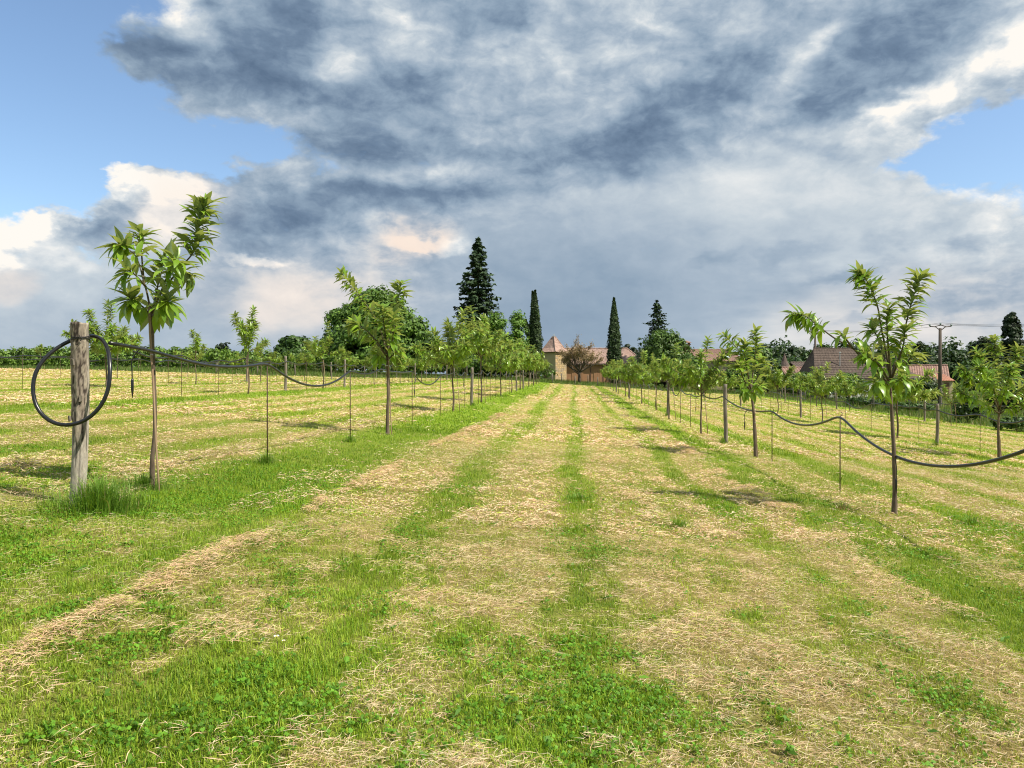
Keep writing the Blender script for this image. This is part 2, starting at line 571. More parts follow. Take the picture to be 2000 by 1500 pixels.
def green_amount(s, t):
    s = np.asarray(s, float); t = np.asarray(t, float)
    wob = 0.35 * (vnoise(t * 0.16, s * 0.06, 3) - 0.5) + 0.22 * (vnoise(t * 0.6, s * 0.3, 4) - 0.5)
    g = np.zeros_like(s)
    ss = s + wob
    for c, h, a in BANDS:
        d = np.abs(ss - c) / h
        brk = 0.85 + 0.6 * vnoise(t * 0.35 + c * 9.1, c + 0 * t, 9)
        g = np.maximum(g, a * np.minimum(brk, 1.15) * smooth01(1.45 - d))
    near = smooth01((9.0 - t) / 5.0)
    n = fbm(s * 0.75, t * 0.42, 21, 4, 0.55)
    n2 = fbm(s * 2.6, t * 1.7, 31, 3, 0.55)
    nn = smooth01((n - 0.36) / 0.30)
    # close to the camera the tracks dissolve into patches
    g = g * (1 - 0.22 * near) + near * 0.52 * nn + (1 - near) * 0.18 * nn
    n3 = fbm(s * 6.5, t * 4.6, 37, 3, 0.6)
    fine = smooth01((30.0 - t) / 18.0)
    g = g + (0.45 + 0.45 * near) * (n2 - 0.47) + fine * (1.0 + 0.9 * near) * (n3 - 0.49)
    return np.clip(g, 0, 1)

def relief(s, t):
    return (0.020 * (fbm(s * 1.4, t * 1.1, 12, 3) - 0.5) + 0.050 * (fbm(s * 4.2, t * 3.4, 13, 3) - 0.5)) * smooth01((60 - t) / 20) * (t > -10)

def hay_lift(s, t):
    """height of the loose hay heaped along the edges of the strips"""
    e1 = np.exp(-((s + 2.45 + 0.35 * (vnoise(t * 0.16, s * 0.06, 3) - 0.5)) / 0.16) ** 2)
    e2 = np.exp(-((s - 2.35) / 0.20) ** 2) * 0.8
    cl = smooth01((fbm(s * 2.4, t * 1.6, 55, 4, 0.6) - 0.50) / 0.10)
    return (e1 + e2) * 0.06 * smooth01((vnoise(s * 2.0, t * 1.9, 66) - 0.25) / 0.35) + 0.050 * cl

GREEN_A = np.array([0.150, 0.285, 0.012]); GREEN_B = np.array([0.33, 0.45, 0.035])
GREEN_D = np.array([0.075, 0.180, 0.012])
LIME = np.array([0.51, 0.575, 0.085])
STRAW_A = np.array([0.76, 0.55, 0.325]); STRAW_B = np.array([0.63, 0.40, 0.25]); STRAW_C = np.array([0.84, 0.70, 0.48])

def axis(lo, hi, d0, grow, mid=0.0):
    a = [mid]
    d = d0
    while a[-1] < hi:
        a.append(a[-1] + d); d *= grow
    b = [mid]
    d = d0
    while b[-1] > lo:
        b.append(b[-1] - d); d *= grow
    return np.array(sorted(set(b[1:] + a)))

def build_ground():
    # fine over the field, coarse to the horizon
    sa = np.concatenate([axis(-4200, -30, 0.9, 1.09, -30)[:-1], np.arange(-30, 24, 0.21), axis(24, 4200, 0.9, 1.09, 24)])
    sa = np.unique(np.round(sa[(sa < -29.99) | (sa > -30.01)], 4))
    ta = [-4000, -1500, -500, -150, -60, -30, -15, -8, -4, -2]
    d = 0.20; x = -1.0
    while x < 5500:
        ta.append(x); x += d
        d = min(max(0.20, abs(x) * 0.018), 400) if x < 140 else d * 1.09
    ta = np.array(ta)
    S, T = np.meshgrid(sa, ta)
    Z = terrain_st(S, T)
    X, Y = st_to_xy(S, T)
    fld = in_field(S, T)
    g = green_amount(S, T)
    # small uneven relief in the field
    Z = Z + relief(S, T) - 0.006
    n = vnoise(S * 5, T * 4, 90)[..., None]
    straw = STRAW_A * 0.70 * (0.80 + 0.35 * n) * np.array([1.0, 0.97, 0.92])
    green = GREEN_A * 1.05 + LIME * 0.18 * n
    gg = g[..., None]
    col = straw * (1 - gg) + green * gg
    col = col * 0.70 + 0.30 * (LIME * 0.90)
    rough_g = np.array([0.085, 0.145, 0.025]) * (0.6 + 0.8 * vnoise(S * 0.08, T * 0.08, 8)[..., None]) + np.array([0.05, 0.05, 0.015]) * vnoise(S * 0.02, T * 0.02, 18)[..., None]
    # near base darkened by thatch and soil colour, to deepen the shaded gaps between blades
    near = smooth01((26 - T) / 18.0)[..., None]
    soil = np.array([0.155, 0.125, 0.060]) * (0.6 + 0.8 * vnoise(S * 7, T * 6, 95)[..., None])
    col = col * (1 - 0.40 * near) + soil * 0.40 * near
    f = fld[..., None]
    col = col * f + rough_g * (1 - f)
    h, w = S.shape
    V = np.stack([X, Y, Z], -1).reshape(-1, 3)
    idx = np.arange(h * w).reshape(h, w)
    a = idx[:-1, :-1].ravel(); b = idx[:-1, 1:].ravel(); c = idx[1:, 1:].ravel(); dd = idx[1:, :-1].ravel()
    tris = np.concatenate([np.stack([a, b, c], 1), np.stack([a, c, dd], 1)])
    m, nt, out = new_mat('field_ground')
    at = nd(nt, 'ShaderNodeAttribute', attribute_name='Col')
    tc = nd(nt, 'ShaderNodeTexCoord').outputs['Object']
    f1 = n_noise(nt, tc, 34.0, 6, 0.65)
    f2 = n_noise(nt, n_map(nt, tc, (1, 0.45, 1), (0, 0, ROWA)), 3.2, 6, 0.62)
    c1 = n_mix(nt, 1.0, at.outputs['Color'], n_ramp(nt, f1, [(0.25, (0.42, 0.42, 0.42)), (0.75, (1.25, 1.22, 1.15))]), 'MULTIPLY')
    c2 = n_mix(nt, 1.0, c1, n_ramp(nt, f2, [(0.30, (0.82, 0.92, 0.70)), (0.70, (1.12, 1.05, 1.05))]), 'MULTIPLY')
    bn = n_bump(nt, n_noise(nt, tc, 26.0, 6, 0.7), 0.9, 0.04)
    principled(nt, out, c2, 0.95, bn, spec=0.1)
    me = tri_mesh('ground', V, tris, m, col.reshape(-1, 3))
    me.polygons.foreach_set('use_smooth', np.ones(len(me.polygons), bool))
    o = obj('ground', me, kind='structure')
    return o

build_ground()

M_GRASS = mat_leaf('grass_blade', 'col', None, None, trans=0.30, rough=0.55, tcol=(1.3, 1.15, 0.5), spec=0.3)
M_HAY = mat_leaf('hay_strand', 'col', None, None, trans=0.15, rough=0.7, tcol=(1.1, 1.0, 0.8), spec=0.2)

def sample_field(n, y0, y1, power, rng, margin=1.12):
    """points over the ground the camera looks at, thinning with distance"""
    # density per m2 ~ Y**-power, width ~ Y  ->  pdf(Y) ~ Y**(1-power)
    p = 2 - power
    r = rng.random(n)
    if abs(p) < 1e-6:
        Y = y0 * (y1 / y0) ** r
    else:
        Y = (y0 ** p + r * (y1 ** p - y0 ** p)) ** (1 / p)
    half = 1000.0 / FPX * margin * Y + 0.4
    X = rng.uniform(-1, 1, n) * half
    return X, Y

def blades(P, yaw, lean, L, W, C, bend, segs):
    """upright tapering blades; segs 1 = one triangle, 2 = bent"""
    n = len(P)
    dx, dy = np.cos(yaw), np.sin(yaw)
    sx, sy = -dy, dx
    hl = L * np.sin(lean); vl = L * np.cos(lean)
    base1 = P + np.stack([sx * W / 2, sy * W / 2, 0 * W], 1)
    base2 = P - np.stack([sx * W / 2, sy * W / 2, 0 * W], 1)
    if segs == 1:
        tip = P + np.stack([dx * hl, dy * hl, vl], 1)
        V = np.stack([base1, base2, tip], 1).reshape(-1, 3)
        T = np.arange(3 * n).reshape(n, 3)
        Cc = np.repeat(C, 3, 0)
        return V, T, Cc
    m = P + np.stack([dx * hl * 0.38, dy * hl * 0.38, vl * 0.62], 1)
    m1 = m + np.stack([sx * W * 0.36, sy * W * 0.36, 0 * W], 1)
    m2 = m - np.stack([sx * W * 0.36, sy * W * 0.36, 0 * W], 1)
    tip = P + np.stack([dx * hl * (1 + bend), dy * hl * (1 + bend), vl * (1 - 0.35 * bend)], 1)
    V = np.stack([base1, base2, m1, m2, tip], 1).reshape(-1, 3)
    k = np.arange(n)[:, None] * 5
    T = np.concatenate([k + np.array([0, 1, 3]), k + np.array([0, 3, 2]), k + np.array([2, 3, 4])])
    return V, T, np.repeat(C, 5, 0)

def strands(P, yaw, tilt, L, W, C, curl):
    """loose hay: thin bent ribbons lying on the ground"""
    n = len(P)
    dx, dy, dz = np.cos(yaw) * np.cos(tilt), np.sin(yaw) * np.cos(tilt), np.sin(tilt)
    yaw2 = yaw + curl
    ex, ey = np.cos(yaw2), np.sin(yaw2)
    sx, sy = -np.sin(yaw), np.cos(yaw)
    h = (L / 2)[:, None]
    a = P - np.stack([dx, dy, dz], 1) * h
    c = P + np.stack([ex * np.cos(tilt), ey * np.cos(tilt), dz * 0.4], 1) * h
    b = P + np.stack([0 * L, 0 * L, L * 0.06], 1)
    w = np.stack([sx * W / 2, sy * W / 2, 0.35 * W], 1)
    V = np.stack([a, b + w, b - w, c], 1).reshape(-1, 3)
    k = np.arange(n)[:, None] * 4
    T = np.concatenate([k + np.array([0, 2, 1]), k + np.array([1, 2, 3])])
    return V, T, np.repeat(C, 4, 0)

def merge(parts):
    Vs, Ts, Cs = [], [], []
    k = 0
    for V, T, C in parts:
        Vs.append(V); Ts.append(T + k); Cs.append(C); k += len(V)
    return np.concatenate(Vs), np.concatenate(Ts), np.concatenate(Cs)

def build_grass():
    rng = np.random.default_rng(11)
    GP, HP = [], []
    #       count,  y0,  y1, power, grass height, width, segs
    rings = [(350000, 2.1, 7.5, 1.35, 0.035, 0.0034, 2), (330000, 7.0, 18, 1.5, 0.040, 0.0070, 1),
             (240000, 17, 45, 1.6, 0.055, 0.019, 1), (130000, 42, 108, 1.7, 0.075, 0.044, 1)]
    for ri, (n, y0, y1, pw, hh, ww, segs) in enumerate(rings):
        X, Y = sample_field(n, y0, y1, pw, rng)
        s, t = xy_to_st(X, Y)
        fld = in_field(s, t)
        k = rng.random(n) < np.clip(fld, 0.0, 1)
        X, Y, s, t = X[k], Y[k], s[k], t[k]
        g = green_amount(s, t)
        lift = hay_lift(s, t)
        z = terrain_st(s, t) + relief(s, t) - 0.008
        P = np.stack([X, Y, z], 1)
        n = len(X)
        r = rng.random(n)
        tall = smooth01((fbm(s * 1.1, t * 0.7, 41, 3) - 0.50) / 0.2)
        limez = fbm(s * 0.6, t * 0.22, 101, 3)
        pg = np.clip(0.46 + 0.64 * g - 4.0 * lift + 0.5 * (limez - 0.42) + 0.10 * smooth01((np.abs(s) - 4.5) / 1.5), 0.08, 1)
        isg = r < pg
        # living grass
        i = np.where(isg)[0]
        gi = g[i][:, None]
        r1 = rng.random((len(i), 1)); r2 = rng.random((len(i), 1))
        col = GREEN_A * (1 - r1) + GREEN_B * r1
        col = np.where(r2 < 0.20, GREEN_D * 1.1, col)
        col = col * (0.35 + 0.65 * gi) + (LIME * (0.8 + 0.4 * r1)) * (0.65 * (1 - gi))
        patch = fbm(s[i] * 0.9, t[i] * 0.6, 61, 3)[:, None]
        col = col * (0.70 + 0.6 * patch) * np.array([1.0, 1.0, 0.95])
        L = hh * (0.40 + 0.8 * rng.random(len(i)) + 0.8 * g[i] * tall[i] * rng.random(len(i))) * (0.7 + 0.5 * g[i])
        W = ww * (0.7 + 0.7 * rng.random(len(i)))
        GP.append(blades(P[i], rng.uniform(0, 2 * np.pi, len(i)), rng.uniform(0.05, 0.75, len(i)), L, W, col, rng.uniform(0, 0.8, len(i)), segs))
        # hay and stubble
        j = np.where(~isg)[0]
        m = len(j)
        r1 = rng.random((m, 1)); r2 = rng.random((m, 1))
        col = STRAW_A * (1 - r1) + STRAW_C * r1
        col = np.where(r2 < 0.28, STRAW_B * (0.75 + 0.5 * r1), col)
        col = np.where(r2 > 0.88, LIME * (0.8 + 0.5 * r1), col)
        pk = fbm(s[j] * 0.7, t[j] * 0.45, 71, 3)[:, None]
        col = col * (0.80 + 0.4 * pk) * (np.array([1.0, 1.0, 1.0]) + (pk - 0.5) * np.array([0.15, -0.05, 0.05]))
        k2 = max(1.0, (y0 / 7.0) ** 0.75) if ri else 1.0
        L = (0.020 + 0.070 * rng.random(m) ** 2.6 + 0.16 * (rng.random(m) < 0.025) * rng.random(m)) * k2 * 1.25
        W = ww * (0.55 + 0.5 * rng.random(m)) * (0.62 if ri == 0 else 1.0)
        PP = P[j].copy()
        PP[:, 2] += 0.006 * k2 ** 0.5 + lift[j] * rng.random(m) ** 0.6 + 0.016 * rng.random(m)
        HP.append(strands(PP, rng.uniform(0, 2 * np.pi, m), rng.normal(0, 0.30, m), L, W, col, rng.normal(0, 0.8, m)))
    # the heaped hay along the strip edges, matted and browner
    for line, half, n in ((-2.55, 0.17, 26000), (2.45, 0.20, 18000), (-1.9, 0.5, 14000), (0.75, 0.45, 14000), (3.6, 0.5, 8000)):
        t = 2.0 * (26.0 / 2.0) ** rng.random(n)
        s = line - 0.35 * (vnoise(t * 0.16, line * 0.06 + 0 * t, 3) - 0.5) + rng.normal(0, half * 0.55, n)
        k = (hay_lift(s, t) > 0.014 + 0.03 * rng.random(n)) & (vnoise(s * 2.6, t * 2.3, 67) > 0.46)
        s, t = s[k], t[k]
        X, Y = st_to_xy(s, t)
        k = np.abs(X) < 0.78 * Y + 0.3
        X, Y, s, t = X[k], Y[k], s[k], t[k]
        m = len(X)
        z = terrain_st(s, t) + relief(s, t) + hay_lift(s, t) * rng.random(m) ** 0.5 + 0.01
        r1 = rng.random((m, 1))
        col = (STRAW_B * (1 - r1) * 0.9 + STRAW_A * (0.1 + 0.9 * r1)) * (0.80 + 0.40 * rng.random((m, 1)))
        col = np.where(rng.random((m, 1)) < 0.22, LIME * 0.8, col)
        k2 = np.maximum(1.0, (t / 6.0)) ** 0.7
        HP.append(strands(np.stack([X, Y, z], 1), rng.uniform(0, 2 * np.pi, m), rng.normal(0, 0.35, m), (0.03 + 0.07 * rng.random(m)) * k2, 0.0026 * k2 * (0.7 + 0.6 * rng.random(m)), col, rng.normal(0, 0.9, m)))
    # broad weeds: plantain and dock leaves
    n = 900
    X, Y = sample_field(n, 2.2, 12, 1.2, rng)
    s, t = xy_to_st(X, Y)
    k = rng.random(n) < green_amount(s, t) + 0.1
    X, Y, s, t = X[k], Y[k], s[k], t[k]
    n = len(X); z = terrain_st(s, t) + relief(s, t) + 0.012
    for q in range(5):
        yaw = rng.uniform(0, 2 * np.pi, n); L = rng.uniform(0.020, 0.055, n)
        r1 = rng.random((n, 1))
        P = np.stack([X + np.cos(yaw) * L * 0.5, Y + np.sin(yaw) * L * 0.5, z + L * 0.2], 1)
        GP.append(strands(P, yaw, rng.normal(0.45, 0.25, n), L, L * 0.30, GREEN_D * (0.8 + 0.6 * r1) + GREEN_A * 0.3 * r1, 0 * L))
    # clover and other broad leaves low in the grass near the camera
    n = 60000
    X, Y = sample_field(n, 2.1, 10, 1.3, rng)
    s, t = xy_to_st(X, Y)
    g = green_amount(s, t)
    cl = fbm(s * 1.7, t * 1.4, 81, 3)
    k = rng.random(n) < g * smooth01((cl - 0.42) / 0.15)
    X, Y, s, t = X[k], Y[k], s[k], t[k]
    n = len(X)
    z = terrain_st(s, t) + relief(s, t) + rng.uniform(0.008, 0.034, n)
    for q in range(3):
        yaw = rng.uniform(0, 2 * np.pi, n)
        r1 = rng.random((n, 1))
        col = GREEN_D * (0.9 + 0.7 * r1) + GREEN_A * 0.45 * r1
        L = rng.uniform(0.011, 0.021, n); W = L * 0.75
        P = np.stack([X + np.cos(yaw) * L * 0.5, Y + np.sin(yaw) * L * 0.5, z], 1)
        GP.append(strands(P, yaw, rng.normal(0.1, 0.25, n), L, W, col, 0 * L))
    V, T, C = merge(GP)
    obj('mown_grass', tri_mesh('mown_grass', V, T, M_GRASS, C), label='short mown green grass growing all over the orchard field', cat='grass', kind='stuff')
    V, T, C = merge(HP)
    obj('cut_hay', tri_mesh('cut_hay', V, T, M_HAY, C), label='dry straw coloured hay lying cut between the rows', cat='hay', kind='stuff')
    # longer uncut grass outside the field edge and along the right-hand bank
    rng = np.random.default_rng(12)
    n = 260000
    X, Y = sample_field(n, 24, 140, 1.25, rng)
    s, t = xy_to_st(X, Y)
    k = in_field(s, t) < 0.5
    k &= ~((s > 30) & (rng.random(n) < 0.4))
    X, Y, s, t = X[k], Y[k], s[k], t[k]
    n = len(X)
    P = np.stack([X, Y, terrain_st(s, t) - 0.02], 1)
    r1 = rng.random((n, 1)); pk = fbm(s * 0.25, t * 0.25, 15, 3)[:, None]
    col = (np.array([0.060, 0.125, 0.018]) * (1 - r1) + np.array([0.17, 0.25, 0.045]) * r1) * (0.55 + 0.9 * pk)
    dry = (rng.random((n, 1)) < 0.10 + 0.35 * smooth01((s - 30) / 12)[:, None])
    col = np.where(dry, np.array([0.36, 0.31, 0.15]), col)
    edge = in_field(s - 2.0, t - 2.0)
    L = rng.uniform(0.18, 0.55, n) * (0.6 + 0.8 * pk[:, 0]) * np.where(s > 24, 1.0, 0.8)
    V, T, C = blades(P, rng.uniform(0, 2 * np.pi, n), rng.uniform(0.0, 0.6, n), L, 0.03 * (Y / 40) ** 0.6, col, 0 * L, 1)
    obj('rough_grass', tri_mesh('rough_grass', V, T, M_GRASS, C), label='long uncut grass along the far and right edges of the field', cat='grass', kind='stuff')

build_grass()

# ================================================================ orchard: trees, posts, rods, pipes
M_BARK_YOUNG = mat_rough('young_bark', (0.075, 0.052, 0.034), (0.20, 0.15, 0.105), 22.0, 0.75, 0.5, 0.004, (1, 1, 0.25))
M_TWIG = mat_rough('green_twig', (0.06, 0.045, 0.025), (0.12, 0.10, 0.05), 30.0, 0.6, 0.3, 0.002, (1, 1, 0.3))
M_BAMBOO = mat_rough('stake_wood', (0.26, 0.17, 0.10), (0.42, 0.30, 0.19), 18.0, 0.6, 0.3, 0.003, (1, 1, 0.12))
M_POST = mat_rough('weathered_post', (0.11, 0.092, 0.072), (0.29, 0.25, 0.20), 9.0, 0.9, 0.8, 0.012, (1, 1, 0.22))
M_ROD = mat_rough('rusty_rod', (0.035, 0.022, 0.015), (0.10, 0.055, 0.032), 40.0, 0.7, 0.3, 0.002)
M_PIPE = mat_rough('black_pipe', (0.008, 0.008, 0.009), (0.020, 0.020, 0.021), 14.0, 0.30, 0.12, 0.003, detail=3, spec=0.55)
M_WIRE = mat_rough('dark_wire', (0.010, 0.009, 0.009), (0.03, 0.028, 0.026), 30.0, 0.6, 0.1, 0.001)
M_TIE = mat_rough('white_tie', (0.66, 0.66, 0.64), (0.80, 0.80, 0.78), 40.0, 0.5, 0.2, 0.002)
M_LEAF_O = mat_leaf('chestnut_leaf', 'rand', (0.125, 0.265, 0.022), (0.320, 0.500, 0.052), trans=0.42, rough=0.31, under=0.85, spec=0.55)
M_LEAF_C = mat_leaf('chestnut_foliage', 'col', None, None, trans=0.40, rough=0.31, under=0.85, spec=0.55)

def leaf_canon(W, droop, fold, stations=6, wavy=0.0):
    """a lance-shaped chestnut leaf along +X, length 1, with a folded midrib and a drooping tip"""
    v, f = [], []
    prof = [0.05, 0.55, 0.92, 1.0, 0.80, 0.45, 0.0] if stations == 6 else ([0.06, 0.95, 0.80, 0.0] if stations == 3 else [0.08, 1.0, 0.0])
    n = len(prof)
    for i, w in enumerate(prof):
        x = i / (n - 1)
        a = droop * x
        px = math.sin(a) / droop if droop > 1e-3 else x
        pz = -(1 - math.cos(a)) / droop if droop > 1e-3 else 0.0
        hw = W * 0.5 * w
        up = fold * hw
        wv = wavy * math.sin(i * 2.4) * hw
        v += [(px, hw, pz + up + wv), (px, 0, pz), (px, -hw, pz + up - wv)]
    for i in range(n - 1):
        a = i * 3
        f += [(a, a + 1, a + 4, a + 3), (a + 1, a + 2, a + 5, a + 4)]
    return np.array(v, float), f

LEAF_HI = [leaf_canon(0.27, 0.45, 0.30, 6, 0.10), leaf_canon(0.29, 0.95, 0.25, 6, 0.12), leaf_canon(0.26, 1.4, 0.38, 6, 0.08), leaf_canon(0.28, 0.2, 0.42, 6, 0.1)]
LEAF_LO = [leaf_canon(0.29, 0.5, 0.35, 3), leaf_canon(0.31, 1.1, 0.30, 3), leaf_canon(0.28, 0.2, 0.45, 3)]
LEAF_XLO = [leaf_canon(0.42, 0.5, 0.35, 2), leaf_canon(0.42, 1.0, 0.30, 2)]

def catmull(pts, n):
    P = [Vector(p) for p in pts]
    P = [P[0] * 2 - P[1]] + P + [P[-1] * 2 - P[-2]]
    out = []
    segs = len(P) - 3
    for k in range(n + 1):
        x = k / n * segs
        i = min(int(x), segs - 1); u = x - i
        a, b, c, d = P[i], P[i + 1], P[i + 2], P[i + 3]
        out.append(0.5 * ((2 * b) + (c - a) * u + (2 * a - 5 * b + 4 * c - d) * u * u + (3 * b - a - 3 * c + d) * u ** 3))
    return out

def shoot_leaves(curve, n, start, size, rng, tip_boost=0.35, spread=1.0, hang=0.22):
    """leaf frames (matrix rows) along a shoot: spiral round it, lying out and drooping, a whorl at the tip"""
    res = []
    m = len(curve) - 1
    ang = rng.random() * 6.28
    for k in range(n):
        f = start + (1 - start) * (k + rng.random() * 0.8) / n
        f = min(f, 1.0)
        if rng.random() < tip_boost:
            f = 1.0 - (1 - f) * 0.35
        x = f * m
        i = min(int(x), m - 1); u = x - i
        p = curve[i].lerp(curve[i + 1], u)
        d = (curve[min(i + 1, m)] - curve[i]).normalized()
        ang += 2.4
        ref = Vector((0, 0, 1)) if abs(d.z) < 0.93 else Vector((1, 0, 0))
        sx = d.cross(ref).normalized(); sy = sx.cross(d)
        rad = sx * math.cos(ang) + sy * math.sin(ang)
        tip = max(0.0, (f - 0.8) / 0.2)
        sp = spread * (1.0 - 0.45 * tip * rng.random()) + rng.uniform(-0.2, 0.2)
        dr = (d * math.cos(sp) + rad * math.sin(sp)).normalized()
        dr = (dr + Vector((0, 0, -hang * (1 - 0.6 * tip) * rng.uniform(0.3, 1.2)))).normalized()
        nz = Vector((0, 0, 1)) + Vector((rng.uniform(-.5, .5), rng.uniform(-.5, .5), 0)) + d * 0.25
        yv = nz.cross(dr)
        if yv.length < 1e-3: yv = Vector((1, 0, 0))
        yv.normalize()
        zv = dr.cross(yv)
        L = size * rng.uniform(0.50, 1.22) * (1 - 0.25 * tip * rng.random())
        res.append((p, dr, yv, zv, L, f))
    return res

def leaf_matrix(fr):
    p, dr, yv, zv, L, f = fr
    return Matrix(((dr.x * L, yv.x * L, zv.x * L, p.x), (dr.y * L, yv.y * L, zv.y * L, p.y), (dr.z * L, yv.z * L, zv.z * L, p.z), (0, 0, 0, 1)))

def add_leaf(buf, fr, canon, col):
    v, f = canon
    p, dr, yv, zv, L, ff = fr
    A = np.array([dr, yv, zv]) * L
    buf.add(v @ A + np.array(p), f, col)

_leaf_meshes = []
for k, (v, f) in enumerate(LEAF_HI):
    b = Buf(); b.add(v, f)
    _leaf_meshes.append(b.mesh('leaf', M_LEAF_O, smooth=True))

def px_local(base, Y, pts):
    """photograph outline of a tree's wood -> its own metres (x, y, z from the trunk base)"""
    out = []
    for p in pts:
        u, v = p[0], p[1]
        dy = p[2] if len(p) > 2 else 0.0
        w = at_px(u, v, Y + dy)
        out.append(Vector((w.x - base.x, w.y - base.y, w.z - base.z)))
    return out

def near_chestnut(label, base, Y, trunk, trunk_r, shoots, seed, leaf_size, tie_v=None, group='young chestnut trees', more=1.7):
    """a young tree close enough for every leaf to be a leaf"""
    rng = random.Random(seed)
    root = thing('chestnut_tree', label, 'tree', base, group=group)
    tr = px_local(base, Y, trunk)
    tr[0].z = min(tr[0].z, 0.0) - 0.05
    c = catmull(tr, 26)
    rr = [trunk_r * (1.22 if i < 2 else 1.15 if i < 4 else 1.0) * (1 - 0.42 * i / 26) * rng.uniform(0.95, 1.05) for i in range(27)]
    b = Buf(); b.tube(c, rr, 10)
    obj('trunk', b.mesh('trunk', M_BARK_YOUNG, True), root)
    if tie_v is not None:
        z = CAMZ + (745 - tie_v) / FPX * Y - base.z
        q = min(c, key=lambda p: abs(p.z - z))
        tb = Buf()
        ring = [Vector((q.x + math.cos(a) * trunk_r * 1.25, q.y + math.sin(a) * trunk_r * 1.25, q.z + 0.004 * math.sin(3 * a))) for a in [k * 0.5 for k in range(14)]]
        tb.tube(ring, 0.008, 6)
        tb.tube([q + Vector((trunk_r * 1.2, -trunk_r, 0)), q + Vector((trunk_r * 1.9, -trunk_r * 1.5, -0.03)), q + Vector((trunk_r * 2.0, -trunk_r * 1.3, -0.07))], 0.005, 5)
        obj('tie', tb.mesh('tie', M_TIE, True), root)
    nleaf = 0
    rest = Buf()
    total = sum(int(q[1] * more) for q in shoots)
    for (pts, n, start, size_k, kw) in shoots:
        n = int(n * more)
        cv = catmull(px_local(base, Y, pts), max(6, 4 * len(pts)))
        bb = Buf()
        r0 = trunk_r * 0.52 * kw.get('r', 1.0)
        bb.tube(cv, [r0 * (1 - 0.75 * i / (len(cv) - 1)) for i in range(len(cv))], 6)
        br = obj('branch', bb.mesh('branch', M_TWIG, True), root)
        for fr in shoot_leaves(cv, n, start, leaf_size * size_k, rng, kw.get('tip', 0.35), kw.get('spread', 1.0), kw.get('hang', 0.22) * 0.8):
            if rng.random() < 296.0 / total and nleaf < 298:
                o = obj('leaf', _leaf_meshes[rng.choice((0, 0, 1, 1, 2, 3))], br)
                o.matrix_local = leaf_matrix(fr)
                nleaf += 1
            else:
                g = rng.random()
                add_leaf(rest, fr, LEAF_HI[rng.choice((0, 0, 1, 1, 2, 3))], np.array([0.125, 0.265, 0.022]) * (1 - g) + np.array([0.320, 0.500, 0.052]) * g)
    if rest.n:
        o = obj('foliage', rest.mesh('foliage', M_LEAF_C, True), root)
        o['kind'] = 'stuff'
    return root

def gen_shoots(rng, style):
    """wood of a young tree: list of (polyline, leaves, start) in metres"""
    H = rng.uniform(1.22, 1.5)          # clear stem
    sh = []
    if style == 'vee':
        n = rng.choice((3, 4)); ln = (0.9, 1.35); up = 0.72
    elif style == 'bush':
        n = rng.choice((15, 16, 17)); ln = (0.75, 1.30); up = 0.38
    elif style == 'full':
        n = rng.choice((12, 13, 14)); ln = (0.80, 1.50); up = 0.40
    else:
        n = rng.choice((6, 7, 8)); ln = (0.80, 1.55); up = 0.48
    for k in range(n):
        a = 6.283 * k / n + rng.uniform(-0.5, 0.5)
        L = rng.uniform(*ln)
        u = min(1.0, max(0.05, up + rng.uniform(-0.35, 0.3)))
        z0 = H + rng.uniform(-0.12, 0.25)
        pts = [Vector((0, 0, z0))]
        d = Vector((math.cos(a) * (1.1 - u), math.sin(a) * (1.1 - u), u)).normalized()
        for j in range(3):
            d = (d + Vector((rng.uniform(-.2, .2), rng.uniform(-.2, .2), rng.uniform(-0.05, 0.3)))).normalized()
            pts.append(pts[-1] + d * L / 3)
        sh.append((pts, int((84 if style != 'vee' else 90) * L + 8), rng.uniform(0.12, 0.35)))
    if style in ('full', 'bush', 'open'):
        # a leader or two standing clear of the crown
        for q in range(rng.choice((1, 1, 2))):
            a = rng.uniform(0, 6.28)
            pts = [Vector((0, 0, H)), Vector((0.1 * math.cos(a), 0.1 * math.sin(a), H + 0.5)), Vector((0.22 * math.cos(a), 0.22 * math.sin(a), H + 1.0)),
                   Vector((0.36 * math.cos(a), 0.36 * math.sin(a), H + rng.uniform(1.3, 1.75)))]
            sh.append((pts, 80, 0.25))
    return H, sh

def variant(style, seed, canons, keep=1.0, grow=1.0):
    rng = random.Random(seed)
    H, sh = gen_shoots(rng, style)
    tb = Buf()
    bend = rng.uniform(-0.05, 0.05)
    tb.tube(catmull([(0, 0, -0.06), (bend, 0.02, H * 0.33), (-bend * 0.6, -0.02, H * 0.7), (0, 0, H + 0.15)], 10), [0.034, 0.030, 0.028, 0.027, 0.026, 0.025, 0.024, 0.023, 0.022, 0.021, 0.019], 7)
    cb = Buf()
    for pts, n, start in sh:
        cv = catmull(pts, 8)
        tb.tube(cv, [0.014 * (1 - 0.7 * i / 8) for i in range(9)], 5)
        for fr in shoot_leaves(cv, int(n * keep), start, 0.255 * grow, rng):
            g = rng.random()
            col = np.array([0.135, 0.270, 0.028]) * (1 - g) + np.array([0.330, 0.490, 0.065]) * g
            add_leaf(cb, fr, canons[rng.randrange(len(canons))], col)
    return tb.mesh('trunk', M_BARK_YOUNG, True), cb.mesh('foliage', M_LEAF_C)

VAR_MID = [variant(st, 100 + i, LEAF_LO) for i, st in enumerate(['full', 'open', 'bush', 'full', 'vee', 'open', 'bush', 'vee'])]
VAR_FAR = [variant(st, 200 + i, LEAF_XLO, 0.6, 1.3) for i, st in enumerate(['full', 'bush', 'open', 'full', 'bush', 'open'])]

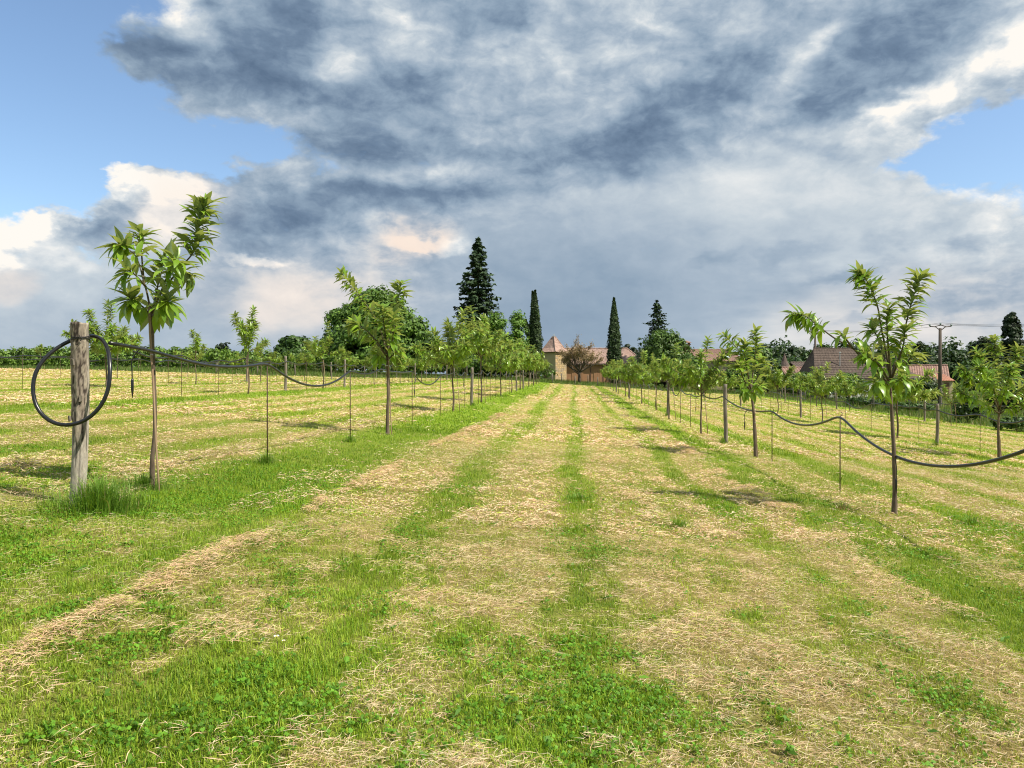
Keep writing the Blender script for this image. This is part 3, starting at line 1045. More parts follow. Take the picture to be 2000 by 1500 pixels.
def placed_chestnut(label, s, t, style_i, scale, seed, far=False, group='young chestnut trees'):
    rng = random.Random(seed)
    x, y = st_to_xy(s, t)
    root = thing('chestnut_tree', label, 'tree', (x, y, gz(x, y)), rng.uniform(0, 6.28), group)
    root.scale = (scale, scale, scale)
    tm, cm = (VAR_FAR if far else VAR_MID)[style_i]
    obj('trunk', tm, root)
    o = obj('foliage', cm, root)
    o['kind'] = 'stuff'
    return root

# ---------------------------------------------------------------- nearest trees, drawn from their own wood
def base_at(u, Y):
    x = px_x(u, Y)
    return Vector((x, Y, gz(x, Y)))

L1, L2, L3, L4 = -4.05, -12.4, -20.8, -29.0
R1, R2, R3 = 3.9, 12.0, 20.0
LANE_L = 'left of the mown lane'
LANE_R = 'right of the mown lane'

B = base_at(300, 7.6)
near_chestnut('nearest young chestnut on the left, large leaves against the sky beside the hose post', B, 7.6,
    [(299, 950), (297, 900), (302, 850), (302, 780), (300, 720), (299, 690), (298, 640), (295, 600)], 0.023,
    [([(295, 612), (288, 575), (280, 545), (270, 510), (258, 492, -.1), (232, 478, -.25)], 30, 0.62, 1.0, dict(tip=0.55)),
     ([(281, 548), (278, 510, .1), (276, 480, .15), (275, 455, .15)], 26, 0.45, 0.95, dict(tip=0.5)),
     ([(297, 612), (312, 578, -.05), (335, 546, -.1), (360, 515, -.1), (378, 492, -.1), (384, 460, -.1), (391, 428, -.1), (402, 396, -.1)], 72, 0.52, 1.0, dict(tip=0.1)),
     ([(300, 600), (308, 560, .1), (316, 530, .15), (318, 500, .1)], 30, 0.25, 1.0, dict(tip=0.2)),
     ([(312, 578), (325, 545, -.2), (335, 522, -.3), (345, 505, -.35)], 24, 0.25, 0.95, dict(tip=0.2)),
     ([(285, 560), (272, 545, -.15), (262, 535, -.3), (250, 528, -.35)], 16, 0.3, 0.95, dict()),
     ([(296, 620), (280, 600, -.1), (262, 588, -.2), (255, 585, -.25)], 24, 0.3, 1.0, dict(hang=0.40, tip=0.4)),
     ([(297, 622), (310, 605, -.1), (322, 592, -.2), (330, 588, -.25)], 26, 0.2, 1.0, dict(hang=0.42, tip=0.3)),
     ([(297, 620), (300, 605, .2), (305, 595, .35)], 14, 0.2, 1.1, dict(hang=0.4)),
     ([(350, 525), (362, 530, .15), (372, 538, .2)], 12, 0.2, 0.95, dict(hang=0.4))], 1, 0.245, tie_v=688, more=1.6)

B = base_at(757, 15.9)
near_chestnut('second chestnut in the first row left of the lane, long arm to the left', B, 15.9,
    [(757, 850), (757, 810), (758, 770), (757, 730), (756, 690)], 0.038,
    [([(756, 700), (748, 660), (732, 620), (708, 585), (688, 558), (668, 535)], 56, 0.30, 1.0, dict(tip=0.15)),
     ([(757, 700), (761, 660, .1), (768, 615, .2), (778, 580, .2), (784, 552, .2)], 52, 0.25, 1.0, dict(tip=0.15)),
     ([(756, 690), (752, 650, -.3), (748, 620, -.4), (746, 600, -.4)], 34, 0.2, 1.0, dict()),
     ([(756, 698), (735, 665, -.3), (708, 640, -.4), (686, 632, -.4)], 36, 0.25, 1.0, dict()),
     ([(757, 698), (742, 680, .4), (728, 660, .6), (718, 648, .6)], 26, 0.2, 1.0, dict()),
     ([(757, 695), (765, 670, -.3), (770, 640, -.5), (765, 610, -.5)], 34, 0.2, 1.0, dict()),
     ([(757, 704), (770, 690, -.1), (780, 680, -.1)], 14, 0.2, 1.0, dict(hang=0.6)),
     ([(757, 704), (745, 697, -.2), (735, 692, -.3)], 12, 0.2, 1.0, dict(hang=0.6))], 2, 0.30, tie_v=716, more=2.0)

B = base_at(1747, 9.2)
near_chestnut('nearest chestnut on the right, with one long leafy arm reaching left', B, 9.2,
    [(1747, 1005), (1748, 950), (1746, 880), (1742, 810), (1738, 745)], 0.030,
    [([(1738, 752), (1702, 712), (1665, 680), (1632, 662), (1602, 640), (1574, 618), (1550, 614)], 44, 0.64, 0.95, dict(tip=0.1, hang=0.75)),
     ([(1665, 680), (1650, 660, -.1), (1640, 655, -.15)], 8, 0.3, 0.85, dict()),
     ([(1739, 745), (1731, 690), (1721, 640), (1714, 600), (1702, 568), (1690, 545), (1677, 536)], 58, 0.50, 1.0, dict(tip=0.2)),
     ([(1740, 745), (1752, 690, .1), (1765, 650, .15), (1775, 610, .15), (1786, 572, .15), (1800, 536, .15)], 54, 0.50, 1.0, dict(tip=0.2)),
     ([(1740, 740), (1735, 680, -.1), (1732, 635, -.15), (1735, 598, -.2)], 36, 0.30, 0.95, dict(tip=0.15)),
     ([(1741, 740), (1756, 700, -.25), (1765, 670, -.3), (1768, 640, -.3)], 30, 0.25, 0.95, dict()),
     ([(1738, 748), (1718, 715, -.25), (1700, 700, -.35), (1688, 692, -.35)], 24, 0.25, 1.0, dict()),
     ([(1740, 742), (1725, 690, .3), (1712, 655, .4), (1700, 640, .4)], 24, 0.3, 0.95, dict()),
     ([(1742, 742), (1762, 722, .1), (1776, 702, .1), (1782, 690, .1)], 18, 0.25, 0.95, dict()),
     ([(1739, 752), (1724, 748, -.2), (1708, 745, -.3)], 14, 0.2, 1.1, dict(hang=0.8)),
     ([(1741, 752), (1756, 742, -.2), (1764, 735, -.25)], 12, 0.2, 1.1, dict(hang=0.8))], 3, 0.225, more=2.1)

B = base_at(1476, 16.2)
near_chestnut('second chestnut in the first row right of the lane, with a forked top', B, 16.2,
    [(1476, 893), (1474, 850), (1472, 810), (1468, 770), (1466, 750)], 0.036,
    [([(1466, 765), (1460, 725), (1450, 695), (1432, 672), (1414, 654)], 44, 0.25, 1.0, dict(tip=0.15)),
     ([(1467, 765), (1471, 725, .1), (1475, 690, .15), (1477, 665, .15), (1474, 648, .15)], 44, 0.25, 1.0, dict(tip=0.2)),
     ([(1466, 760), (1458, 715, -.2), (1454, 690, -.25), (1455, 670, -.25)], 34, 0.25, 1.0, dict()),
     ([(1466, 765), (1452, 740, -.3), (1446, 722, -.35), (1442, 712, -.35)], 26, 0.2, 1.0, dict()),
     ([(1467, 765), (1480, 735, .2), (1484, 715, .3), (1486, 700, .3)], 26, 0.2, 1.0, dict()),
     ([(1467, 772), (1476, 762, -.2), (1482, 752, -.3)], 14, 0.2, 1.0, dict(hang=0.8)),
     ([(1467, 774), (1458, 764, -.2), (1452, 758, -.3)], 14, 0.2, 1.0, dict(hang=0.8))], 4, 0.27, more=2.1)

B = base_at(1952, 21.3)
_rs = random.Random(77)
_sh = [([(1952, 805), (1935, 770), (1905, 740), (1872, 722)], 30, 0.2, 1.0, dict()), ([(1952, 800), (1938, 755), (1925, 715), (1905, 685)], 32, 0.2, 1.0, dict()),
       ([(1952, 795), (1948, 740, .3), (1945, 700, .5), (1940, 660, .5)], 36, 0.25, 1.0, dict()), ([(1952, 800), (1965, 755, .2), (1978, 715, .3), (1990, 680, .3)], 32, 0.2, 1.0, dict()),
       ([(1953, 805), (1978, 775), (2000, 755), (2025, 740)], 28, 0.2, 1.0, dict()), ([(1952, 808), (1925, 790, -.4), (1895, 775, -.7), (1870, 765, -.8)], 28, 0.2, 1.0, dict(hang=0.6)),
       ([(1952, 800), (1940, 760, -.6), (1925, 735, -.9), (1915, 715, -1.0)], 28, 0.2, 1.0, dict()), ([(1952, 800), (1962, 765, -.6), (1970, 740, -.9), (1972, 715, -1.0)], 28, 0.2, 1.0, dict()),
       ([(1953, 808), (1975, 795, -.4), (1998, 785, -.6), (2020, 780, -.6)], 22, 0.2, 1.0, dict(hang=0.6)), ([(1952, 800), (1930, 760, .6), (1900, 750, .9), (1885, 745, 1.0)], 24, 0.2, 1.0, dict())]
near_chestnut('rounded bushy chestnut cut by the right edge of the picture', B, 21.3,
    [(1952, 905), (1951, 870), (1950, 835), (1952, 795)], 0.045, _sh, 5, 0.32, more=4.0)

# ---------------------------------------------------------------- the rows behind
ROWTXT = {'L1': 'first row left of the lane', 'L2': 'second row left of the lane', 'L3': 'third row left of the lane', 'L4': 'fourth row left of the lane',
          'R1': 'first row right of the lane', 'R2': 'second row right of the lane', 'R3': 'third row right of the lane'}
L = lambda u: on_row(L1, u)
R = lambda u: on_row(R1, u)
TREES = {   # (along-row distance, variant, scale)
    'L1': (L1, [(L(890), 0, 1.03), (L(942), 3, 1.0), (L(980), 2, 1.0), (L(1001), 0, 0.95), (L(1018), 3, 1.0), (L(1031), 6, 0.95), (L(1041), 2, 1.0), (82.5, 0, 0.9), (91, 6, 1.0)], 3),
    'R1': (R1, [(R(1372), 0, 0.92), (R(1312), 1, 0.88), (R(1277), 5, 0.85), (R(1250), 2, 0.92), (R(1231), 0, 0.85), (59, 6, 0.95), (67, 3, 0.9), (75, 2, 0.9), (83, 0, 0.95), (91, 6, 0.9)], 3),
    'L2': (L2, [(on_row(L2, 480), 5, 0.98), (on_row(L2, 631), 1, 0.95), (46.5, 4, 0.75), (54, 7, 0.8), (61, 1, 0.85), (68, 0, 0.9), (76, 5, 0.9), (84, 3, 0.9)], 1),
    'L3': (L3, [(on_row(L3, 210), 2, 1.18), (on_row(L3, 379), 7, 1.0), (on_row(L3, 512), 7, 0.85), (on_row(L3, 595), 5, 0.85), (68, 1, 0.85), (76, 0, 0.85)], 1),
    'L4': (L4, [(46.0, 4, 0.75), (55, 5, 0.7), (63, 4, 0.7), (71, 1, 0.8)], 1),
    'R2': (R2, [(29, 2, 1.05), (on_row(R2, 1609), 0, 0.92), (on_row(R2, 1522), 3, 0.9), (52, 2, 0.85), (60, 6, 0.85), (68, 0, 0.8), (76, 3, 0.85), (85, 2, 0.8)], 2),
    'R3': (R3, [(on_row(R3, 1862), 5, 0.72), (on_row(R3, 1747), 1, 0.7), (on_row(R3, 1661), 3, 0.85), (on_row(R3, 1598), 2, 0.95), (70, 6, 0.9), (78, 0, 0.85), (87, 2, 0.85)], 1),
}
far_i = 0
for rk, (s, lst, first) in TREES.items():
    for i, (t, vi, sc) in enumerate(lst):
        far = t > 50
        lab = '%s chestnut tree from the camera in the %s' % (ORD[first - 1 + i], ROWTXT[rk])
        rr = random.Random(int(t * 100) + ord(rk[0]) + int(rk[1]))
        placed_chestnut(lab, s + rr.uniform(-0.12, 0.12), t, vi % 6 if far else vi, sc * {'L1': 1.28, 'R1': 1.10, 'L2': 1.14, 'L3': 1.14}.get(rk, 1.08) * rr.uniform(0.93, 1.07), int(t * 7) + ord(rk[1]), far)
# one more small tree far out on the left edge
placed_chestnut('small pale chestnut alone at the left edge of the picture', -38.5, 52, 4, 0.72, 9)

# ---------------------------------------------------------------- stakes beside the nearer trees
def stake(label, u0, v0, u1, v1, Y, r=0.011):
    B = base_at(u0, Y)
    top = at_px(u1, v1, Y + 0.02)
    o = thing('tree_stake', label, 'stake', B, group='stakes beside the young trees')
    b = Buf()
    p1 = Vector((top.x - B.x, top.y - B.y, top.z - B.z))
    p0 = Vector((0, 0, -0.1))
    pts = [p0.lerp(p1, k / 8) + Vector((0.004 * math.sin(k * 1.7), 0.004 * math.cos(k * 2.1), 0)) for k in range(9)]
    b.tube(pts, [r * (1.08 if k % 3 == 0 else 0.97) for k in range(9)], 8)
    obj('stick', b.mesh('stick', M_BAMBOO, True), o)
    bb = Buf()
    q = pts[6]
    bb.tube([q + Vector((math.cos(a) * r * 1.3, math.sin(a) * r * 1.3, 0.002 * a)) for a in [0.6 * k for k in range(12)]], 0.003, 5)
    obj('twine', bb.mesh('twine', M_TIE, True), o)
stake('thin wooden stake in front of the nearest left chestnut trunk', 311, 957, 291, 600, 7.48)
stake('thin stake beside the second chestnut left of the lane', 765, 848, 759, 700, 15.8)
stake('thin stake against the nearest right chestnut trunk', 1751, 1000, 1748, 905, 9.28, 0.009)
stake('thin stake beside the second chestnut right of the lane', 1481, 890, 1474, 800, 16.1)
stake('thin stake beside the bushy chestnut at the right edge', 1957, 903, 1951, 830, 21.2)
for i, (s, t) in enumerate((('L1', 0), ('L1', 1), ('R1', 0), ('R1', 1), ('R2', 1), ('R2', 2), ('L2', 0), ('L2', 1), ('R3', 0), ('R1', 2))):
    nm, ti = s, t
    s, t = TREES[nm][0], TREES[nm][1][ti][0]
    x, y = st_to_xy(s + 0.16, t - 0.05)
    k = ti + TREES[nm][2] - 1
    o = thing('tree_stake', 'thin stake beside the %s chestnut in the %s' % (ORD[k], ROWTXT[nm]), 'stake', (x, y, gz(x, y)), group='stakes beside the young trees')
    b = Buf(); b.tube([(0, 0, -0.1), (-0.05, 0.01, 0.6), (-0.13, 0.03, 1.45)], [0.012, 0.012, 0.010], 6)
    obj('stick', b.mesh('stick', M_BAMBOO, True), o)

# ---------------------------------------------------------------- posts
def make_post(label, x, y, h, r, seed, lean=(0, 0), group='wooden posts along the rows', sides=14, rings=18):
    rng = random.Random(seed)
    o = thing('wooden_post', label, 'post', (x, y, gz(x, y)), group=group)
    b = Buf()
    pts, rad = [], []
    for k in range(rings + 1):
        f = k / rings
        pts.append(Vector((lean[0] * f + 0.012 * math.sin(f * 5 + seed), lean[1] * f, -0.15 + (h + 0.15) * f)))
        rad.append(r * (1.06 - 0.10 * f) * rng.uniform(0.955, 1.045))
    b.tube(pts, rad, sides, jit=0.035, rng=rng)
    obj('shaft', b.mesh('shaft', M_POST, True), o)
    return o
POSTS = []
def row_post(rk, s, t, k, h=1.55, r=0.062):
    x, y = st_to_xy(s, t)
    make_post('%s wooden post from the camera in the %s' % (ORD[k], ROWTXT[rk]), x, y, h, r, int(t * 10) + k)
    POSTS.append((rk, t))
ROW_POSTS = {'L1': (L1, [(L(924), 1.55), (L(1010), 1.5), (62, 1.5), (78, 1.5)], 1), 'R1': (R1, [(R(1411), 1.56), (R(1301), 1.5), (55, 1.5), (71, 1.5)], 0),
             'L2': (L2, [(on_row(L2, 675), 1.5), (on_row(L2, 560), 1.5), (59, 1.5), (74, 1.5), (88, 1.5)], 0), 'L3': (L3, [(47, 1.5), (64, 1.5), (79, 1.5)], 0), 'R2': (R2, [(on_row(R2, 1826), 1.38), (on_row(R2, 1561), 1.5), (56, 1.5), (72, 1.5)], 0),
             'R3': (R3, [(on_row(R3, 1803), 1.45), (on_row(R3, 1632), 1.5), (74, 1.5)], 0)}
for rk, (s, lst, k0) in ROW_POSTS.items():
    for k, (t, h) in enumerate(sorted(lst)):
        row_post(rk, s + (0.08 if rk[0] == 'R' else -0.05), t, k + k0, h, 0.050 if t < 30 else 0.056)

# the near post that carries the loop of pipe: bark above, bare wood below
def hose_post():
    Yp = 6.6
    B = base_at(148, Yp)
    o = thing('wooden_post', 'thick bark covered post at the left carrying the loop of black pipe', 'post', B, group='wooden posts along the rows')
    h = 1.585
    n, sides = 90, 48
    rng = np.random.default_rng(5)
    F = np.linspace(0, 1, n)
    A = np.arange(sides) / sides * 2 * np.pi
    FF, AA = np.meshgrid(F, A, indexing='ij')
    r = 0.0640 * (1.0 - 0.04 * FF)
    bark = smooth01((FF - (0.45 + 0.08 * np.sin(AA * 2 + 1) + 0.06 * (vnoise(AA * 3, FF * 9, 1) - 0.5))) / 0.03)
    bark = np.where(np.cos(AA - 0.4) > 0.72, bark * 0.35, bark)
    n1 = fbm(AA * 1.9, FF * 9, 3, 4, 0.6)
    n2 = fbm(AA * 5.5, FF * 13, 6, 4, 0.6)
    flake = smooth01((n2 - 0.42) / 0.12)
    r = r + bark * (0.006 + 0.006 * flake) + 0.008 * (n1 - 0.5)
    r = r * (1 + 0.06 * smooth01((FF - 0.93) / 0.07) * (0.4 + 0.6 * np.cos(AA - 2.4)))
    crack = smooth01((vnoise(AA * 11, FF * 2.2, 8) - 0.72) / 0.1) * (1 - bark) * 0.004
    r = r - crack
    cx = 0.045 * FF + 0.010 * np.sin(FF * 4.0)
    cy = 0.02 * np.sin(FF * 3.1)
    X = cx + np.cos(AA) * r; Y_ = cy + np.sin(AA) * r; Z = -0.15 + FF * (h + 0.15)
    Z = Z + (FF > 0.995) * 0.012 * (vnoise(AA * 2, FF, 9) - 0.5)
    V = np.stack([X, Y_, Z], -1).reshape(-1, 3)
    brown = np.array([0.27, 0.225, 0.18]); dark = np.array([0.055, 0.042, 0.034]); pale = np.array([0.43, 0.37, 0.29]); wood = np.array([0.47, 0.42, 0.35]); woodd = np.array([0.28, 0.245, 0.20])
    lich = smooth01((fbm(AA * 2.6, FF * 17, 14, 3) - 0.56) / 0.06)[..., None]
    cb = dark * (1 - flake[..., None]) + brown * flake[..., None]
    cb = cb * (1 - 0.75 * lich) + pale * 0.75 * lich
    gr = fbm(AA * 9, FF * 3, 19, 3)[..., None]
    cw = woodd * (1 - gr) + wood * gr + 0.06 * lich
    cw = cw * (1 - 0.6 * (crack > 0.001)[..., None])
    C = cw * (1 - bark[..., None]) + cb * bark[..., None]
    idx = np.arange(n * sides).reshape(n, sides)
    a = idx[:-1].ravel(); b = np.roll(idx, -1, 1)[:-1].ravel(); c = np.roll(idx, -1, 1)[1:].ravel(); d = idx[1:].ravel()
    tris = np.concatenate([np.stack([a, b, c], 1), np.stack([a, c, d], 1)])
    top = len(V)
    V = np.concatenate([V, [[0.045 + 0.010 * math.sin(4.0), 0.0, h - 0.008]]])
    Cc = np.concatenate([C.reshape(-1, 3), [[0.30, 0.25, 0.19]]])
    last = idx[-1]
    tris = np.concatenate([tris, np.stack([last, np.roll(last, -1), np.full(sides, top)], 1)])
    m, nt, out = new_mat('bark_post')
    at = nd(nt, 'ShaderNodeAttribute', attribute_name='Col')
    tc = nd(nt, 'ShaderNodeTexCoord').outputs['Object']
    f = n_noise(nt, n_map(nt, tc, (1, 1, 0.35)), 55.0, 5, 0.65)
    col = n_mix(nt, 1.0, at.outputs['Color'], n_ramp(nt, f, [(0.25, (0.6, 0.6, 0.6)), (0.75, (1.35, 1.33, 1.3))]), 'MULTIPLY')
    principled(nt, out, col, 0.9, n_bump(nt, f, 0.7, 0.006), spec=0.25)
    me = tri_mesh('shaft', V, tris, m, Cc)
    me.polygons.foreach_set('use_smooth', np.ones(len(me.polygons), bool))
    obj('shaft', me, o)
    wb = Buf()
    for zz, ph in ((1.465, 0.0), (1.452, 1.0), (1.438, 2.2)):
        ring = [Vector((0.043 + math.cos(q) * 0.071, math.sin(q) * 0.071, zz + 0.010 * math.sin(q + ph))) for q in [0.35 * k for k in range(19)]]
        wb.tube(ring, 0.0042, 5)
    wb.tube([Vector((0.07, -0.072, 1.475)), Vector((0.085, -0.085, 1.46)), Vector((0.10, -0.07, 1.44)), Vector((0.085, -0.09, 1.42))], 0.004, 5)
    obj('wire_tie', wb.mesh('wire_tie', M_WIRE, True), o)
    for k, (fz, an, sz) in enumerate(((0.80, -1.9, 0.022), (0.62, -0.9, 0.02), (0.52, -2.2, 0.018))):
        kb = Buf()
        cxx = 0.045 * fz + math.cos(an) * 0.066; cyy = math.sin(an) * 0.066; zz = -0.15 + fz * (h + 0.15)
        rr = random.Random(k)
        pts = []
        fc = [(0, 1, 2, 3), (7, 6, 5, 4), (0, 4, 5, 1), (1, 5, 6, 2), (2, 6, 7, 3), (3, 7, 4, 0)]
        for q in ((0, 0), (1, 0), (1, 1), (0, 1)):
            for dd in (0,):
                pass
        tx, ty = -math.sin(an), math.cos(an)
        ox, oy = math.cos(an), math.sin(an)
        for dep in (-0.004, 0.012):
            for (aa, zz2) in ((-1, -1.4), (1, -1.1), (0.8, 1.3), (-0.7, 1.5)):
                pts.append((cxx + tx * aa * sz * 0.7 + ox * (dep + 0.006 * (zz2 > 0)), cyy + ty * aa * sz * 0.7 + oy * (dep + 0.006 * (zz2 > 0)), zz + zz2 * sz))
        kb.add(pts, fc)
        obj('bark_flake', kb.mesh('bark_flake', M_POST), o)
    return B
HP = hose_post()

# ---------------------------------------------------------------- rods
def make_rod(label, s, t, h, lean=0.0):
    x, y = st_to_xy(s, t)
    o = thing('support_rod', label, 'rod', (x, y, gz(x, y)), group='thin rods holding up the pipe')
    b = Buf(); b.tube([(0, 0, -0.1), (lean * 0.5, 0, h * 0.5), (lean, 0, h)], 0.0085, 6)
    obj('shaft', b.mesh('shaft', M_ROD, True), o)
    hb = Buf()
    hb.tube([Vector((lean, 0, h - 0.01)), Vector((lean + 0.03, 0.01, h + 0.004)), Vector((lean + 0.035, 0.01, h + 0.04)), Vector((lean + 0.01, 0.005, h + 0.055))], 0.005, 5)
    obj('hook', hb.mesh('hook', M_ROD, True), o)

# ---------------------------------------------------------------- pipes
def pipe_path(s, sup, step=0.12):
    """sup: (t, height above ground, sag of the span that follows) -> points hanging between the supports"""
    raw = []
    for (t0, h0, sag), (t1, h1, _) in zip(sup[:-1], sup[1:]):
        n = max(6, int((t1 - t0) / step))
        for k in range(n):
            f = k / n
            t = t0 + (t1 - t0) * f
            x, y = st_to_xy(s, t)
            raw.append([x, y, gz(x, y) + h0 + (h1 - h0) * f - sag * 4 * f * (1 - f)])
    x, y = st_to_xy(s, sup[-1][0])
    raw.append([x, y, gz(x, y) + sup[-1][1]])
    R = np.array(raw)
    for _ in range(4):                      # the pipe is stiff: round off the kinks at the supports
        R[1:-1] = R[1:-1] * 0.5 + 0.25 * (R[:-2] + R[2:])
    return R

def irrigation_pipe(label, s, sup, rad, drops, loop=False, sides=10, step=0.12):
    R = pipe_path(s, sup, step)
    if s == R1:                              # unseen end bent aside to the right, so its shadow misses the visible ground
        tt = R[:, 0] * SA + R[:, 1] * CA
        k = np.clip(6.75 - tt, 0, None) ** 1.4 * 5.5
        R[:, 0] += k * CA; R[:, 1] -= k * SA
    b = Buf(); b.tube([Vector(p) for p in R], rad, sides)
    o = obj('irrigation_pipe', b.mesh('irrigation_pipe', M_PIPE, True), label=label, cat='pipe', group='black irrigation pipes along the rows')
    for (t, dx, ln) in drops:
        i = int(np.argmin(np.abs(R @ np.array([SA, CA, 0]) - t)))
        p = Vector(R[i])
        hb = Buf()
        q = [p, p + Vector((-0.06, 0.0, -0.01)), p + Vector((-0.10 + dx, 0.0, -0.10)), p + Vector((-0.10 + dx, 0, -ln * 0.6)), p + Vector((-0.10 + dx, 0.005, -ln))]
        hb.tube(catmull(q, 14), 0.0060 if t < 12 else 0.007, 6)
        hose = obj('drip_hose', hb.mesh('drip_hose', M_PIPE, True), o)
        eb = Buf()
        e = q[-1]
        eb.tube([e + Vector((0, 0, 0.09)), e + Vector((0, 0, 0.07)), e + Vector((0, 0, -0.02)), e + Vector((0, 0, -0.05)), e + Vector((0, 0, -0.10))], [0.006, 0.013, 0.013, 0.009, 0.003], 8)
        obj('emitter', eb.mesh('emitter', M_PIPE, True), hose)
    if loop:
        c = at_px(150, 741, 6.52)
        pts = []
        for k in range(41):
            a = 2 * math.pi * k / 40
            w = 0.322; hh = 0.385
            # slightly egg shaped, the lower part swinging in front of the post, the top behind it
            x = c.x + math.sin(a) * w * (1 - 0.06 * math.cos(a)) + 0.015 * math.cos(a)
            z = c.z + math.cos(a) * hh
            y = c.y - 0.02 - 0.11 * (1 - math.cos(a)) * 0.5 + 0.20 * max(0, math.cos(a)) ** 2
            pts.append(Vector((x, y, z)))
        lb = Buf(); lb.tube(pts, rad, 12)
        obj('end_loop', lb.mesh('end_loop', M_PIPE, True), o)
    return o

def row_supports(trees, posts, t_first, t_last, seed, h=1.40):
    """supports at trees, posts and two rods in each gap"""
    rng = random.Random(seed)
    sup = []
    marks = sorted([(t, 'tree') for t in trees] + [(t, 'post') for t in posts])
    marks = [m for m in marks if t_first <= m[0] <= t_last]
    rods = []
    for (a, ka), (b2, kb) in zip(marks[:-1], marks[1:]):
        sup.append([a, h + rng.uniform(-0.06, 0.06), rng.uniform(0.06, 0.26)])
        g = b2 - a
        n = 0 if g < 2.5 else (1 if g < 5.5 else 2)
        for k in range(n):
            t = a + g * (k + 1) / (n + 1) + rng.uniform(-0.3, 0.3)
            hh = h + rng.uniform(-0.10, 0.05)
            sup.append([t, hh, rng.uniform(0.08, 0.34)])
            rods.append((t, hh))
    sup.append([marks[-1][0], h, 0])
    return sup, rods

PIPES = {}
# left row: measured along its first spans, then repeating
t_l1 = [q[0] for q in TREES['L1'][1]]
supL, rodsL = row_supports(t_l1, [q[0] for q in ROW_POSTS['L1'][1]], t_l1[0] - 0.1, 92, 3)
hpS, hpT = xy_to_st(HP.x + 0.045, HP.y + 0.06)
tree1_t = xy_to_st(px_x(300, 7.6), 7.6)[1]
tree2_t = xy_to_st(px_x(757, 15.9), 15.9)[1]
rod_t = [on_row(L1, 522), on_row(L1, 684), on_row(L1, 805), on_row(L1, 860)]
supL0 = [[hpT, 1.43, -0.01], [tree1_t, 1.36, 0.09], [rod_t[0], 1.345, 0.30], [rod_t[1], 1.30, 0.10], [tree2_t, 1.36, 0.05], [rod_t[2], 1.34, 0.30], [rod_t[3], 1.24, 0.03]]
supL0 = [q for q in supL0 if q[0] < t_l1[0] - 0.5]
irrigation_pipe('black irrigation pipe looped on the left post, along the first row left of the lane', L1, supL0 + supL, 0.0168,
                [(tree1_t - 0.35, -0.02, 0.36), (19.6, 0, 0.35), (28.5, 0, 0.4), (36, 0, 0.4)], loop=True)
rod_k = {'n': 0}
def rods_of(rk, s, lst, k0=0):
    def in_view(t):
        x, y = st_to_xy(s, t)
        return abs(x / y) * FPX < 1010
    lst = [q for q in lst if in_view(q[0])]
    for k, (t, h) in enumerate(lst):
        make_rod('%s thin pipe rod from the camera in the %s' % (ORD[k + k0], ROWTXT[rk]), s, t, h)
rods_of('L1', L1, [(rod_t[0], 1.33), (rod_t[1], 1.285), (rod_t[2], 1.33), (rod_t[3], 1.23)] + rodsL)

t_r1 = [q[0] for q in TREES['R1'][1]]
supR, rodsR = row_supports(t_r1, [q[0] for q in ROW_POSTS['R1'][1]][1:], t_r1[0] - 0.1, 92, 4, 1.22)
rr_t = [on_row(R1, 1641), on_row(R1, 1508), on_row(R1, 1352)]
supR0 = [[5.4, 1.66, 0.69], [rr_t[0], 1.13, 0.21], [rr_t[1], 1.04, 0.15], [on_row(R1, 1411), 1.24, 0.10]]
irrigation_pipe('black irrigation pipe sagging past the nearest right chestnut, first row right of the lane', R1, supR0 + supR, 0.0172,
                [(9.35, 0.05, 0.33), (17.2, 0.0, 0.35), (24.0, 0, 0.4), (31, 0, 0.4)])
rods_of('R1', R1, [(rr_t[0], 1.12), (rr_t[1], 1.03)] + rodsR)
for rk, s, seed, t0, t1, h, step in (('L2', L2, 5, 20, 90, 1.38, 0.25), ('L3', L3, 6, 24, 80, 1.38, 0.3), ('L4', L4, 7, 30, 72, 1.35, 0.3), ('R2', R2, 8, 16, 86, 1.25, 0.25), ('R3', R3, 9, 24, 88, 1.25, 0.25)):
    tt = [q[0] for q in TREES[rk][1]]
    extra = [t0 + 0.5]
    if rk == 'R2': extra = [21.0, 16.4]
    sup, rods = row_supports(tt + extra, [q[0] for q in ROW_POSTS.get(rk, (0, []))[1]], t0, t1, seed, h)
    irrigation_pipe('black irrigation pipe hung along the %s' % ROWTXT[rk], s, sup, 0.0225, [(tt[0] + 0.8, 0, 0.4), (tt[1] + 0.8, 0, 0.4)], sides=7, step=step)
    rods_of(rk, s, rods)

# ---------------------------------------------------------------- tufts of long grass at the foot of posts and rods
def grass_tuft(label, x, y, rx, ry, n, h, seed, dry=0.05):
    rng = np.random.default_rng(seed)
    a = rng.uniform(0, 2 * np.pi, n); r = np.abs(rng.normal(0, 0.5, n))
    X = x + np.cos(a) * r * rx; Y = y + np.sin(a) * r * ry
    P = np.stack([X - x, Y - y, terrain(X, Y) - gz(x, y) - 0.01], 1)
    g = rng.random((n, 1))
    C = np.array([0.105, 0.235, 0.024]) * (1 - g) + np.array([0.26, 0.42, 0.06]) * g
    C = np.where(rng.random((n, 1)) < dry, np.array([0.42, 0.34, 0.18]), C)
    L = h * (0.25 + 0.85 * rng.random(n) ** 1.3) * np.clip(1.05 - 0.45 * r, 0.2, 1)
    yaw = a + rng.normal(0, 0.9, n)
    V, T, Cc = blades(P, yaw, np.abs(rng.normal(0.32, 0.30, n)), L, rng.uniform(0.003, 0.008, n), C, rng.uniform(0.1, 1.0, n), 2)
    obj('grass_tuft', tri_mesh('grass_tuft', V, T, M_GRASS, Cc), loc=(x, y, gz(x, y)), label=label, cat='grass', group='tufts of long grass')
hx, hy = HP.x, HP.y
grass_tuft('big tuft of long green grass round the foot of the thick bark post', hx + 0.28, hy - 0.12, 0.46, 0.40, 1700, 0.40, 1)
p = base_at(300, 7.5)
